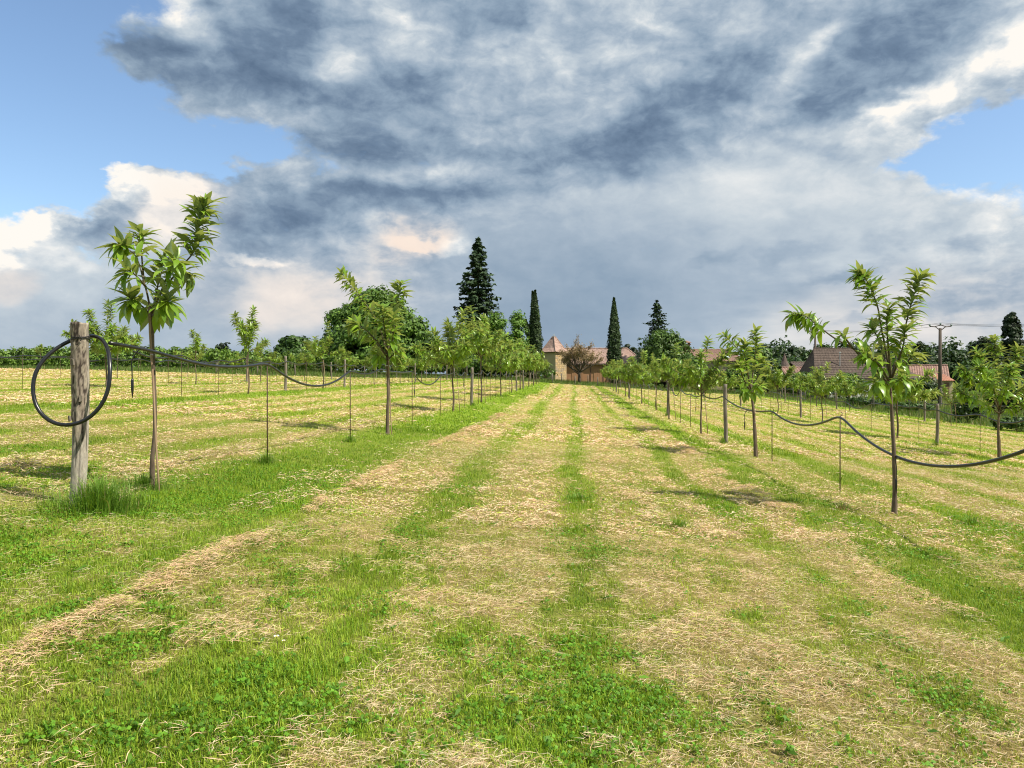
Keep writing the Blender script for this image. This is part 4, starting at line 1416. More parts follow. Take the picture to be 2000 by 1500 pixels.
grass_tuft('tuft of long grass at the foot of the nearest left chestnut', p.x - 0.15, p.y + 0.1, 0.38, 0.3, 900, 0.24, 2)
for u, Y_, lab, h, n in ((520, None, 'tuft of grass at the foot of the first rod left of the lane', 0.24, 420), (684, None, 'tuft of grass at the foot of the second rod left of the lane', 0.22, 260)):
    t = on_row(L1, u); x, y = st_to_xy(L1, t)
    grass_tuft(lab, x, y, 0.13, 0.12, n, h, int(u))
for k, (rk, s, t) in enumerate((('R1', R1, R(1411)), ('R2', R2, on_row(R2, 1826)), ('R1', R1, R(1301)), ('L1', L1, L(924)))):
    x, y = st_to_xy(s, t)
    grass_tuft('grass tuft at the nearest post of the %s' % ROWTXT[rk] if k != 2 else 'grass tuft at the second post of the first row right of the lane', x, y - 0.05, 0.16, 0.14, 260, 0.26, 40 + k)
for k, (u, Yt, h, lab) in enumerate(((1645, 9.4, 0.12, 'dry tuft at the foot of the nearest rod right of the lane'), (1895, 8.8, 0.16, 'low clump of grass right of the nearest right chestnut'),
                                    (1325, 7.6, 0.13, 'small dark weed clump in the mown lane right of its middle'), (1130, 8.9, 0.14, 'broad weed clump on the green track in the middle of the lane'))):
    x = px_x(u, Yt)
    grass_tuft(lab, x, Yt, 0.12, 0.12, 220, h, 60 + k, 0.5 if k == 0 else 0.05)

# a pair of daisies in the near grass
M_PETAL = mat_rough('daisy_petal', (0.75, 0.75, 0.72), (0.85, 0.85, 0.83), 60, 0.6, 0.1, 0.001)
M_YOLK = mat_rough('daisy_eye', (0.6, 0.42, 0.03), (0.75, 0.55, 0.05), 90, 0.7, 0.2, 0.001)
for k, (u, Yd) in enumerate(((540, 3.62), (554, 3.64))):
    x = px_x(u, Yd)
    o = thing('daisy', 'white daisy in the near grass, %s of the pair' % ('larger' if k == 0 else 'smaller right one'), 'flower', (x, Yd, gz(x, Yd)), group='daisies in the grass')
    o.scale = (1.0 - 0.35 * k,) * 3
    b = Buf(); b.tube([(0, 0, -0.01), (0.004, 0, 0.04), (0.0, -0.004, 0.075)], 0.0014, 5)
    obj('stem', b.mesh('stem', M_TWIG), o)
    pb = Buf()
    for q in range(12):
        a = q * 0.5236
        d = Vector((math.cos(a), math.sin(a), 0)); n = Vector((-d.y, d.x, 0))
        c = Vector((0, -0.004, 0.076))
        pb.add([c + d * 0.003, c + d * 0.010 + n * 0.003 + Vector((0, 0, .002)), c + d * 0.015 + Vector((0, 0, .003)), c + d * 0.010 - n * 0.003 + Vector((0, 0, .002))], [(0, 3, 2, 1)])
    obj('petals', pb.mesh('petals', M_PETAL), o)
    yb = Buf(); yb.tube([(0, -0.004, 0.074), (0, -0.004, 0.079), (0, -0.004, 0.0805)], [0.005, 0.005, 0.002], 8)
    obj('eye', yb.mesh('eye', M_YOLK), o)

# ================================================================ background: farm, houses, big trees, woods
M_FOL = mat_leaf('tree_foliage', 'col', None, None, trans=0.22, rough=0.5, tcol=(1.3, 1.2, 0.5), spec=0.35)
M_NEEDLE = mat_leaf('conifer_foliage', 'col', None, None, trans=0.08, rough=0.6, tcol=(1.1, 1.1, 0.6), spec=0.25)
M_TRUNK = mat_rough('tree_bark', (0.055, 0.042, 0.032), (0.15, 0.115, 0.085), 5.0, 0.9, 0.6, 0.02, (1, 1, 0.3))

def quads_cloud(P, N, size, col, rng, aspect=1.6):
    """leaf clusters: small lozenges facing roughly along N"""
    n = len(P)
    N = N / np.maximum(np.linalg.norm(N, axis=1, keepdims=True), 1e-6)
    R = rng.normal(0, 1, (n, 3))
    A = np.cross(N, R); A /= np.maximum(np.linalg.norm(A, axis=1, keepdims=True), 1e-6)
    B_ = np.cross(N, A)
    a = (size * aspect * 0.5)[:, None] * A; b = (size * 0.5)[:, None] * B_
    lift = N * (size * 0.18)[:, None]
    V = np.stack([P - a - lift, P + b, P + a - lift, P - b], 1).reshape(-1, 3)
    k = np.arange(n)[:, None] * 4
    T = np.concatenate([k + np.array([0, 1, 3]), k + np.array([1, 2, 3])])
    return V, T, np.repeat(col, 4, 0)

def crown_points(c, rad, n, clumps, crad, rng, flat=0.0, profile=None):
    """points gathered in clumps over a crown's outside, some within"""
    c = np.array(c, float); rad = np.array(rad, float)
    D = rng.normal(0, 1, (clumps, 3)); D /= np.linalg.norm(D, axis=1, keepdims=True)
    D[:, 2] = np.where(D[:, 2] < -0.75, -D[:, 2], D[:, 2])
    clump_r = rng.uniform(0.30, 1.0, (clumps, 1)) ** 0.5
    CC = D * clump_r
    cr = crad * rng.uniform(0.55, 1.25, clumps)
    k = rng.integers(0, clumps, n)
    d = rng.normal(0, 1, (n, 3)); d /= np.linalg.norm(d, axis=1, keepdims=True)
    u = rng.random((n, 1)) ** 0.42
    Pn = CC[k] * rad
    P = c + Pn + d * u * cr[k][:, None] * np.array([1, 1, 0.85])
    N = d * 0.9 + D[k] * 0.5 + rng.normal(0, 0.45, (n, 3)) + np.array([0, 0, 0.25])
    shade = rng.uniform(0.75, 1.25, clumps)[k]
    return P, N, shade

def leaf_cols(n, dark, light, rng, shade):
    g = rng.random((n, 1))
    return (np.array(dark) * (1 - g) + np.array(light) * g) * shade[:, None]

def broad_tree(name, label, x, y, h, w, dark, light, n, seed, clumps=60, size=0.30, base=None, skirt=0.0, group=None, trunk_h=None, crowns=None, cat='tree', d=None):
    rng = np.random.default_rng(seed)
    z0 = gz(x, y) if base is None else base
    root = thing(name, label, cat, (x, y, z0), group=group)
    th = trunk_h if trunk_h is not None else h * 0.25
    b = Buf()
    b.tube(catmull([(0, 0, -0.3), (0.05 * w * 0.1, 0, th * 0.6), (0, 0.02 * w, th * 1.2), (0.03 * w, 0, h * 0.7)], 10), [h * 0.028 * (1 - 0.07 * k) for k in range(11)], 8)
    r2 = random.Random(seed)
    for k in range(7):
        a = k * 0.9 + r2.random(); z = th * r2.uniform(0.9, 1.6)
        b.tube(catmull([(0, 0, z), (math.cos(a) * w * 0.16, math.sin(a) * w * 0.16, z + h * 0.14), (math.cos(a) * w * 0.33, math.sin(a) * w * 0.33, z + h * r2.uniform(0.22, 0.4))], 6), [h * 0.012 * (1 - 0.11 * q) for q in range(7)], 6)
    obj('trunk', b.mesh('trunk', M_TRUNK, True), root)
    Vs = []
    dd = d or w
    if crowns is None:
        crowns = [(0, 0, th + (h - th) * 0.5 - skirt, w * 0.42, dd * 0.42, (h - th) * 0.44, 1.0)]
    for (cx, cy, cz, rx, ry, rz, share) in crowns:
        P, N, sh = crown_points((cx, cy, cz), (rx, ry, rz), int(n * 1.5 * share), max(24, int(clumps * 2.4 * share)), max(min(rx, rz) * 0.36, min(0.8, min(rx, rz) * 0.6)), rng)
        Vs.append(quads_cloud(P, N, size * rng.uniform(0.6, 1.4, len(P)), leaf_cols(len(P), dark, light, rng, sh), rng))
    V, T, C = merge(Vs)
    o = obj('crown', tri_mesh('crown', V, T, M_FOL, C), root)
    return root

def conifer(name, label, x, y, h, w, seed, dark, light, whorls=34, per=11, droop=0.25, group=None, gap=0.0, size=0.22, point=1.15, base_h=0.03, needles=26, cat='tree'):
    """a spire: whorls of drooping boughs carrying flat sprays"""
    rng = np.random.default_rng(seed)
    root = thing(name, label, cat, (x, y, gz(x, y)), group=group)
    tb = Buf()
    tb.tube([(0, 0, -0.3), (0, 0, h * 0.5), (0, 0, h * 0.985)], [h * 0.018, h * 0.010, h * 0.002], 8)
    P, N, S = [], [], []
    for k in range(whorls):
        f = base_h + (1 - base_h) * (k + rng.random() * 0.6) / whorls
        z = h * f
        R = w * 0.5 * (1 - f) ** (1 / point) * (0.70 + 0.45 * rng.random())
        R = max(R, 0.10 * w * (1 - f) + 0.08)
        m = max(5, int(per * (0.45 + 0.55 * (1 - f))))
        for j in range(m):
            a = 6.283 * (j + rng.random()) / m
            L = R * rng.uniform(0.60, 1.2)
            tilt = 0.35 * f - droop * (1 - f)
            end = np.array([math.cos(a) * L, math.sin(a) * L, z + tilt * L])
            st_ = np.array([0, 0, z])
            if k % 2 == 0 and L > 0.8:
                tb.tube([tuple(st_), tuple(st_ * 0.4 + end * 0.6 + np.array([0, 0, 0.05 * L])), tuple(end)], [h * 0.0028, h * 0.0018, h * 0.0006], 4, cap=False)
            q = max(5, int(needles * (0.35 + 0.65 * L / (w * 0.5))))
            uu = rng.uniform(0.18, 1.0, q) ** 0.8
            pts = st_ + (end - st_) * uu[:, None]
            pts[:, 2] += 0.10 * L * np.sin(uu * 3.14)
            side = rng.normal(0, 1, (q, 1)) * 0.16 * L * (1.1 - uu[:, None] * 0.7)
            pts += np.array([-math.sin(a), math.cos(a), 0]) * side
            pts[:, 2] += rng.normal(0, 0.05 * w * 0.15, q) - np.abs(side[:, 0]) * 0.25
            P.append(pts)
            N.append(np.tile(np.array([math.cos(a) * 0.35, math.sin(a) * 0.35, 0.9]), (q, 1)) + rng.normal(0, 0.35, (q, 3)))
            S.append(np.full(q, rng.uniform(0.75, 1.2)))
    obj('trunk', tb.mesh('trunk', M_TRUNK, True), root)
    P = np.concatenate(P); N = np.concatenate(N); S = np.concatenate(S)
    sz = size * rng.uniform(0.6, 1.4, len(P))
    V, T, C = quads_cloud(P, N, sz, leaf_cols(len(P), dark, light, rng, S), rng, 2.2)
    obj('crown', tri_mesh('crown', V, T, M_NEEDLE, C), root)
    return root

def cypress(label, x, y, h, w, seed, fork=None, tops=((0, 1.0, 1.0),)):
    """a narrow Italian cypress of upright sprays"""
    rng = np.random.default_rng(seed)
    root = thing('cypress_tree', label, 'tree', (x, y, gz(x, y)), group='Italian cypresses by the farm')
    tb = Buf(); tb.tube([(0, 0, -0.3), (0, 0, h * 0.5), (0, 0, h * 0.9)], [h * 0.014, h * 0.009, h * 0.002], 8)
    obj('trunk', tb.mesh('trunk', M_TRUNK, True), root)
    P, N, S = [], [], []
    for (ox, hk, wk) in tops:
        n = int(9000 * wk)
        f = rng.random(n) ** 0.9
        prof = np.minimum(1.0, (f + 0.05) / 0.16) ** 0.6 * np.minimum(1.0, (1.0 - f) / 0.55) ** 0.75
        strand = rng.integers(0, 70, n)
        sa = rng.uniform(0, 6.283, 70)[strand] + f * 0.7
        rr = (0.72 + 0.30 * rng.random(70)[strand] + 0.12 * np.sin(f * 40 + strand)) * prof * w * 0.5 * wk ** 0.6
        rr *= rng.uniform(0.72, 1.08, n)
        a = sa + rng.normal(0, 0.16, n)
        p = np.stack([ox * (0.25 + 0.75 * f) + np.cos(a) * rr, np.sin(a) * rr, h * hk * (0.02 + 0.98 * f)], 1)
        P.append(p)
        N.append(np.stack([np.cos(a), np.sin(a), np.full(n, 0.25)], 1) + rng.normal(0, 0.45, (n, 3)))
        S.append(rng.uniform(0.7, 1.25, 70)[strand])
    if fork:
        n = 900
        f = rng.random(n)
        a = rng.uniform(0, 6.283, n)
        r = 0.24 * w * np.sin(np.clip(f, 0.02, 0.98) * 3.0 + 0.14) * rng.uniform(0.7, 1.0, n)
        x0, z0, x1, z1 = fork
        p = np.stack([x0 + (x1 - x0) * f ** 0.8 + np.cos(a) * r, np.sin(a) * r - 0.2, z0 + (z1 - z0) * f], 1)
        P.append(p); N.append(np.stack([np.cos(a), np.sin(a), np.full(n, 0.25)], 1) + rng.normal(0, 0.45, (n, 3))); S.append(np.ones(n))
    P = np.concatenate(P); N = np.concatenate(N); S = np.concatenate(S)
    V, T, C = quads_cloud(P, N, rng.uniform(0.10, 0.26, len(P)), leaf_cols(len(P), (0.018, 0.038, 0.012), (0.052, 0.088, 0.025), rng, S), rng, 2.0)
    obj('crown', tri_mesh('crown', V, T, M_NEEDLE, C), root)

# ---------------------------------------------------------------- tile roofs, walls
def mat_tiles(name, c1, c2, c3, scale):
    m, nt, out = new_mat(name)
    tc = nd(nt, 'ShaderNodeTexCoord').outputs['Object']
    f = n_noise(nt, tc, scale, 4, 0.7)
    f2 = n_noise(nt, tc, scale * 0.14, 3, 0.6)
    c = n_mix(nt, 1.0, n_ramp(nt, f, [(0.28, c1), (0.5, c2), (0.72, c3)]), n_ramp(nt, f2, [(0.3, (0.75, 0.75, 0.78)), (0.7, (1.15, 1.12, 1.08))]), 'MULTIPLY')
    principled(nt, out, c, 0.85, n_bump(nt, f, 0.5, 0.03), spec=0.25)
    return m
M_TILE_RED = mat_tiles('roman_tiles', (0.20, 0.115, 0.092), (0.31, 0.19, 0.150), (0.43, 0.29, 0.235), 3.2)
M_TILE_PINK = mat_tiles('pale_tiles', (0.27, 0.180, 0.145), (0.40, 0.275, 0.225), (0.50, 0.37, 0.31), 3.2)
M_TILE_ORANGE = mat_tiles('new_orange_tiles', (0.33, 0.15, 0.095), (0.42, 0.20, 0.13), (0.50, 0.27, 0.18), 3.2)
M_TILE_BROWN = mat_tiles('flat_brown_tiles', (0.080, 0.060, 0.050), (0.125, 0.094, 0.078), (0.175, 0.135, 0.112), 4.5)
M_OCHRE = mat_rough('ochre_render', (0.36, 0.19, 0.10), (0.48, 0.27, 0.15), 1.4, 0.95, 0.3, 0.02)
M_CREAM = mat_rough('cream_render', (0.48, 0.38, 0.22), (0.58, 0.47, 0.29), 1.2, 0.95, 0.3, 0.02)
M_WHITE = mat_rough('white_render', (0.62, 0.60, 0.55), (0.74, 0.72, 0.67), 1.2, 0.95, 0.2, 0.02)
M_TANW = mat_rough('tan_stone_wall', (0.34, 0.27, 0.17), (0.50, 0.41, 0.28), 3.0, 0.95, 0.5, 0.03)
M_WOODDK = mat_rough('dark_wood', (0.10, 0.055, 0.035), (0.20, 0.11, 0.07), 6.0, 0.8, 0.4, 0.01, (1, 1, 0.2))
M_SHUTTER = mat_rough('pale_blue_shutter', (0.42, 0.50, 0.58), (0.52, 0.60, 0.67), 5.0, 0.6, 0.2, 0.005)
M_PANE = mat_rough('window_glass', (0.02, 0.025, 0.03), (0.05, 0.055, 0.06), 2.0, 0.12, 0.02, 0.002)
M_ZINC = mat_rough('zinc_flashing', (0.35, 0.37, 0.39), (0.55, 0.57, 0.58), 4.0, 0.4, 0.1, 0.005)
M_SOFFIT = mat_rough('roof_timber', (0.06, 0.045, 0.035), (0.12, 0.09, 0.07), 6.0, 0.8, 0.3, 0.01)
M_POLE = mat_rough('pole_timber', (0.050, 0.038, 0.028), (0.12, 0.092, 0.07), 6.0, 0.85, 0.5, 0.02, (1, 1, 0.15))
M_CERAM = mat_rough('insulator_glass', (0.20, 0.26, 0.25), (0.30, 0.36, 0.35), 9.0, 0.2, 0.1, 0.003)
M_CONC = mat_rough('concrete_stake', (0.36, 0.34, 0.30), (0.52, 0.49, 0.44), 6.0, 0.9, 0.3, 0.01)

def roof_plane(b, p0, p1, p2, p3, pitch=0.22, depth=0.05, thick=0.10, mat=0):
    """one slope of channel tiles between eave p0-p1 and ridge p3-p2: ribs run up the slope"""
    p0, p1, p2, p3 = [Vector(p) for p in (p0, p1, p2, p3)]
    wE = (p1 - p0).length
    n = max(2, int(wE / pitch)) * 2
    nrm = (p1 - p0).cross(p3 - p0).normalized()
    vs, fs = [], []
    for i in range(n + 1):
        f = i / n
        a = p0.lerp(p1, f); c = p3.lerp(p2, f)
        o = nrm * (depth * (1.0 if i % 2 else 0.0))
        vs += [tuple(a + o), tuple(c + o), tuple(a + nrm * -thick), tuple(c + nrm * -thick)]
    for i in range(n):
        k = i * 4
        fs += [(k, k + 4, k + 5, k + 1), (k + 2, k + 3, k + 7, k + 6), (k, k + 2, k + 6, k + 4), (k + 1, k + 5, k + 7, k + 3)]
    fs += [(0, 1, 3, 2), (n * 4, n * 4 + 2, n * 4 + 3, n * 4 + 1)]
    b.add(vs, fs, mat=mat)

def ridge_cap(b, a, c, r=0.14):
    a = Vector(a); c = Vector(c)
    n = max(2, int((c - a).length / 0.45))
    b.tube([a.lerp(c, k / n) + Vector((0, 0, 0.02 * (k % 2))) for k in range(n + 1)], [r * (1.0 if k % 2 else 0.86) for k in range(n + 1)], 8)

def wall_boxes(b, lo, hi, mat=0):
    b.box(lo, hi, mat=mat)

def window(parent, face_y, x, z, w, h, shutter=None, name='window', glass=M_PANE, frame=M_WHITE, depth=0.10):
    """a casement in a wall whose outside lies at y = face_y (facing -y)"""
    b = Buf()
    t = 0.07
    b.box((x - w / 2, face_y - 0.05, z), (x - w / 2 + t, face_y + 0.02, z + h))
    b.box((x + w / 2 - t, face_y - 0.05, z), (x + w / 2, face_y + 0.02, z + h))
    b.box((x - w / 2 + t, face_y - 0.05, z + h - t), (x + w / 2 - t, face_y + 0.02, z + h))
    b.box((x - w / 2 + t, face_y - 0.07, z), (x + w / 2 - t, face_y + 0.02, z + t))
    b.box((x - 0.03, face_y - 0.045, z + t), (x + 0.03, face_y + 0.015, z + h - t))
    o = obj(name, b.mesh(name, frame), parent)
    g = Buf(); g.box((x - w / 2 + t * 0.5, face_y - 0.015, z + t * 0.5), (x + w / 2 - t * 0.5, face_y + 0.005, z + h - t * 0.5))
    obj('pane', g.mesh('pane', glass), o)
    if shutter:
        for sgn in (-1, 1):
            s_ = Buf()
            xc = x + sgn * (w / 2 + w * 0.27)
            s_.box((xc - w * 0.25, face_y - 0.06, z - 0.03), (xc + w * 0.25, face_y - 0.015, z + h + 0.03))
            s_.box((xc - w * 0.25 + 0.03, face_y - 0.075, z + h * 0.2), (xc + w * 0.25 - 0.03, face_y - 0.062, z + h * 0.27))
            s_.box((xc - w * 0.25 + 0.03, face_y - 0.075, z + h * 0.75), (xc + w * 0.25 - 0.03, face_y - 0.062, z + h * 0.82))
            obj('shutter', s_.mesh('shutter', shutter), parent)
    return o

def farmhouse():
    Y = 124.0
    k = Y / FPX                              # metres per photograph pixel here
    # --- dovecote tower, corner toward the camera
    x = px_x(1084, Y - 6); yT = Y - 3
    z0 = gz(x, yT)
    zEave = CAMZ + (745 - 689) * (Y - 4) / FPX - z0
    zTop = CAMZ + (745 - 656) * (Y - 4) / FPX - z0
    root = thing('dovecote_tower', 'square tower with steep flared tile roof at the left end of the farm', 'tower', (x, yT, z0), RAD(-42))
    hw = 1.42
    b = Buf(); b.box((-hw, -hw, -0.6), (hw, hw, zEave))
    obj('wall', b.mesh('wall', M_CREAM), root)
    # rubble stone face on the right-hand side: courses of separate blocks
    rs = random.Random(4)
    zz = -0.1; stones = []
    while zz < zEave - 0.25:
        hh = rs.uniform(0.26, 0.36)
        yy = -hw + 0.03
        while yy < hw - 0.1:
            ww = min(rs.uniform(0.35, 0.75), hw - 0.03 - yy)
            stones.append((yy, zz, ww - 0.025, hh - 0.025)); yy += ww
        zz += hh
    m_st = [mat_rough('rubble_stone_%d' % q, c, tuple(min(1, v * 1.35) for v in c), 5.0, 0.95, 0.6, 0.03) for q, c in enumerate(((0.42, 0.32, 0.18), (0.50, 0.36, 0.19), (0.36, 0.28, 0.19)))]
    sm = []
    for q in range(3):
        sb = Buf()
        e = 0.06
        sb.add([(0, 0, 0), (0, 1, 0), (0, 1, 1), (0, 0, 1), (1, e, e), (1, 1 - e, e), (1, 1 - e, 1 - e), (1, e, 1 - e)], [(4, 5, 6, 7), (0, 1, 5, 4), (1, 2, 6, 5), (2, 3, 7, 6), (3, 0, 4, 7)])
        sm.append(sb.mesh('stone', m_st[q]))
    wall_o = [c for c in root.children][0]
    for (yy, zz, ww, hh) in stones:
        o = obj('stone', rs.choice(sm), wall_o, (hw, yy, zz))
        o.scale = (rs.uniform(0.03, 0.06), ww, hh)
    # cornice and roof: flared pyramid in two pitches with ribs
    cb = Buf(); cb.box((-hw - 0.12, -hw - 0.12, zEave), (hw + 0.12, hw + 0.12, zEave + 0.16))
    obj('cornice', cb.mesh('cornice', M_SOFFIT), root)
    rb = Buf()
    prof = [(hw + 0.42, zEave + 0.10), (hw * 0.80, zEave + (zTop - zEave) * 0.30), (hw * 0.46, zEave + (zTop - zEave) * 0.63), (0.14, zTop - 0.05)]
    for q in range(4):
        a = RAD(90 * q)
        def P_(r, s_, z_):
            vx, vy = r, s_ * r
            return (vx * math.cos(a) - vy * math.sin(a), vx * math.sin(a) + vy * math.cos(a), z_)
        for (r0, z_0), (r1, z_1) in zip(prof[:-1], prof[1:]):
            roof_plane(rb, P_(r0, -1, z_0), P_(r0, 1, z_0), P_(r1, 1, z_1), P_(r1, -1, z_1), 0.30, 0.035, 0.05)
    for q in range(4):
        a = RAD(45 + 90 * q)
        rb.tube([(math.cos(a) * r * 1.414, math.sin(a) * r * 1.414, z_ + 0.03) for r, z_ in prof], 0.08, 6)
    roof = obj('roof', rb.mesh('roof', M_TILE_PINK), root)
    fb = Buf()
    for sx in (-0.3, 0.3):
        fb.tube([(sx * 0.7, -sx * 0.7, zTop - 0.1), (sx * 0.7, -sx * 0.7, zTop + 0.15), (sx * 0.7, -sx * 0.7, zTop + 0.42)], [0.07, 0.05, 0.015], 6)
    fb.tube([(-0.25, 0.25, zTop + 0.0), (0.25, -0.25, zTop + 0.0)], 0.12, 6)
    obj('finial', fb.mesh('finial', M_ZINC), roof)
    wb = Buf(); wb.box((-0.75, -hw - 0.03, zEave * 0.50), (-0.30, -hw + 0.05, zEave * 0.50 + 0.75))
    obj('window', wb.mesh('window', M_WOODDK), root)
    db = Buf(); db.box((-0.95, -hw - 0.03, 0.0), (-0.25, -hw + 0.05, 1.75))
    obj('door', db.mesh('door', M_WOODDK), root)

    # --- long barn with the pinkish roof
    x0, x1 = px_x(1098, Y), px_x(1257, Y)
    z0 = gz((x0 + x1) / 2, Y)
    root = thing('farm_barn', 'long ochre barn with pale red tile roof behind the bare brown tree', 'building', ((x0 + x1) / 2, Y, z0))
    hx = (x1 - x0) / 2
    ze = CAMZ + (745 - 709) * k - z0; zr = CAMZ + (745 - 681) * (Y + 3.2) / FPX - z0
    b = Buf(); b.box((-hx, 0, -0.8), (hx, 6.4, ze))
    wall = obj('wall', b.mesh('wall', M_OCHRE), root)
    for q in range(7):                    # timber posts and big door leaves along the front
        xx = -hx + 0.6 + q * (2 * hx - 1.2) / 6
        pb = Buf(); pb.box((xx - 0.09, -0.06, -0.4), (xx + 0.09, 0.02, ze))
        obj('timber_post', pb.mesh('timber_post', M_WOODDK), root)
    for q, (xa, wv) in enumerate(((-hx * 0.62, 1.9), (-hx * 0.08, 1.9), (hx * 0.52, 1.7))):
        pb = Buf()
        for j in range(6):
            pb.box((xa - wv / 2 + j * wv / 6 + 0.01, -0.05 - 0.012 * (j % 2), -0.2), (xa - wv / 2 + (j + 1) * wv / 6 - 0.01, 0.03, ze * 0.78))
        obj('door', pb.mesh('door', M_OCHRE), root)
    ov = 0.45
    rb = Buf()
    roof_plane(rb, (-hx - 0.2, -ov, ze - 0.1), (hx + 0.35, -ov, ze - 0.1), (hx - 2.2, 3.2, zr), (-hx - 0.2, 3.2, zr), 0.26, 0.05, 0.08)
    roof_plane(rb, (hx + 0.35, 6.4 + ov, ze - 0.1), (-hx - 0.2, 6.4 + ov, ze - 0.1), (-hx - 0.2, 3.2, zr), (hx - 2.2, 3.2, zr), 0.26, 0.05, 0.08)
    roof_plane(rb, (hx + 0.35, -ov, ze - 0.1), (hx + 0.35, 6.4 + ov, ze - 0.1), (hx - 2.2, 3.21, zr), (hx - 2.2, 3.19, zr), 0.26, 0.05, 0.08)
    ridge_cap(rb, (-hx - 0.2, 3.2, zr + 0.02), (hx - 2.2, 3.2, zr + 0.02), 0.15)
    ridge_cap(rb, (hx + 0.35, -ov, ze - 0.05), (hx - 2.2, 3.2, zr + 0.02), 0.13)
    obj('roof', rb.mesh('roof', M_TILE_PINK), root)
    fb = Buf(); fb.box((-hx - 0.15, -ov - 0.02, ze - 0.30), (hx + 0.3, -ov + 0.04, ze - 0.17))
    obj('fascia', fb.mesh('fascia', M_SOFFIT), root)

    # --- low wing left of the tower, mostly behind the cypress
    xw = px_x(1030, Y + 2)
    root = thing('farm_outbuilding', 'low outbuilding with cream wall between light green trees and left cypress', 'building', (xw, Y + 2, gz(xw, Y + 2)))
    b = Buf(); b.box((-2.4, 0, -0.5), (2.2, 4, 2.9)); obj('wall', b.mesh('wall', M_CREAM), root)
    rb = Buf()
    roof_plane(rb, (-2.7, -0.4, 2.85), (2.2, -0.4, 2.85), (2.2, 2.0, 3.9), (-2.7, 2.0, 3.9), 0.26, 0.05, 0.08)
    roof_plane(rb, (2.2, 4.4, 2.85), (-2.7, 4.4, 2.85), (-2.7, 2.0, 3.9), (2.2, 2.0, 3.9), 0.26, 0.05, 0.08)
    obj('roof', rb.mesh('roof', M_TILE_PINK), root)

    # --- right-hand farmhouse with chimney and skylight
    Yh = 116.0
    x0, x1 = px_x(1338, Yh), px_x(1452, Yh)
    z0 = gz((x0 + x1) / 2, Yh)
    kk = Yh / FPX
    hx = (x1 - x0) / 2
    ze = CAMZ + (745 - 704) * kk - z0; zr = CAMZ + (745 - 683) * (Yh + 2.5) / FPX - z0
    root = thing('farmhouse', 'stone farmhouse with ribbed red tile roof, chimney and skylight', 'house', ((x0 + x1) / 2, Yh, z0))
    b = Buf(); b.box((-hx, 0, -0.8), (hx, 7, ze)); obj('wall', b.mesh('wall', M_TANW), root)
    rb = Buf(); ov = 0.4
    roof_plane(rb, (-hx - 0.2, -ov, ze - 0.1), (hx + 0.4, -ov, ze - 0.1), (hx - 1.6, 3.5, zr), (-hx - 0.2, 3.5, zr), 0.34, 0.075, 0.08)
    roof_plane(rb, (hx + 0.4, 7 + ov, ze - 0.1), (-hx - 0.2, 7 + ov, ze - 0.1), (-hx - 0.2, 3.5, zr), (hx - 1.6, 3.5, zr), 0.34, 0.075, 0.08)
    roof_plane(rb, (hx + 0.4, -ov, ze - 0.1), (hx + 0.4, 7 + ov, ze - 0.1), (hx - 1.6, 3.51, zr), (hx - 1.6, 3.49, zr), 0.34, 0.075, 0.08)
    ridge_cap(rb, (-hx - 0.2, 3.5, zr + 0.03), (hx - 1.6, 3.5, zr + 0.03))
    ridge_cap(rb, (hx + 0.4, -ov, ze - 0.05), (hx - 1.6, 3.5, zr + 0.03), 0.12)
    roof = obj('roof', rb.mesh('roof', M_TILE_RED), root)
    cb = Buf()
    cxx = px_x(1341, Yh + 3) - (x0 + x1) / 2
    cb.box((cxx - 0.42, 2.6, ze), (cxx + 0.42, 3.6, zr + 0.75))
    cb.box((cxx - 0.55, 2.45, zr + 0.75), (cxx + 0.55, 3.75, zr + 0.88))
    obj('chimney', cb.mesh('chimney', M_WOODDK), roof)
    ct = Buf()
    for sx in (-0.38, 0.38):
        for sy in (2.65, 3.5):
            ct.box((cxx + sx - 0.09, sy - 0.02, zr + 0.88), (cxx + sx + 0.09, sy + 0.12, zr + 1.12))
    ct.add([(cxx - 0.65, 2.35, zr + 1.12), (cxx + 0.65, 2.35, zr + 1.12), (cxx + 0.65, 3.85, zr + 1.12), (cxx - 0.65, 3.85, zr + 1.12), (cxx, 3.1, zr + 1.5)], [(0, 1, 4), (1, 2, 4), (2, 3, 4), (3, 0, 4), (3, 2, 1, 0)])
    obj('chimney_cap', ct.mesh('chimney_cap', M_TILE_RED), roof)
    sx = px_x(1419, Yh + 1) - (x0 + x1) / 2
    sl_ = (zr - ze) / 3.9
    sk = Buf()
    def slope(xx, yy, up): return (xx, yy, ze - 0.1 + sl_ * (yy + ov) + up)
    sk.add([slope(sx - 0.42, 0.55, 0.10), slope(sx + 0.42, 0.55, 0.10), slope(sx + 0.42, 1.6, 0.10), slope(sx - 0.42, 1.6, 0.10), slope(sx - 0.42, 0.55, 0.0), slope(sx + 0.42, 0.55, 0.0), slope(sx + 0.42, 1.6, 0.0), slope(sx - 0.42, 1.6, 0.0)],
           [(0, 1, 2, 3), (0, 4, 5, 1), (1, 5, 6, 2), (2, 6, 7, 3), (3, 7, 4, 0)])
    s1 = obj('skylight', sk.mesh('skylight', M_ZINC), root)
    sp = Buf()
    sp.add([slope(sx - 0.32, 0.68, 0.115), slope(sx + 0.32, 0.68, 0.115), slope(sx + 0.32, 1.48, 0.115), slope(sx - 0.32, 1.48, 0.115)], [(0, 1, 2, 3)])
    obj('pane', sp.mesh('pane', M_SHUTTER), s1)
    window(root, 0.0, hx * 0.55, ze * 0.35, 0.9, 1.1)
    window(root, 0.0, -hx * 0.2, ze * 0.35, 0.9, 1.1)

farmhouse()

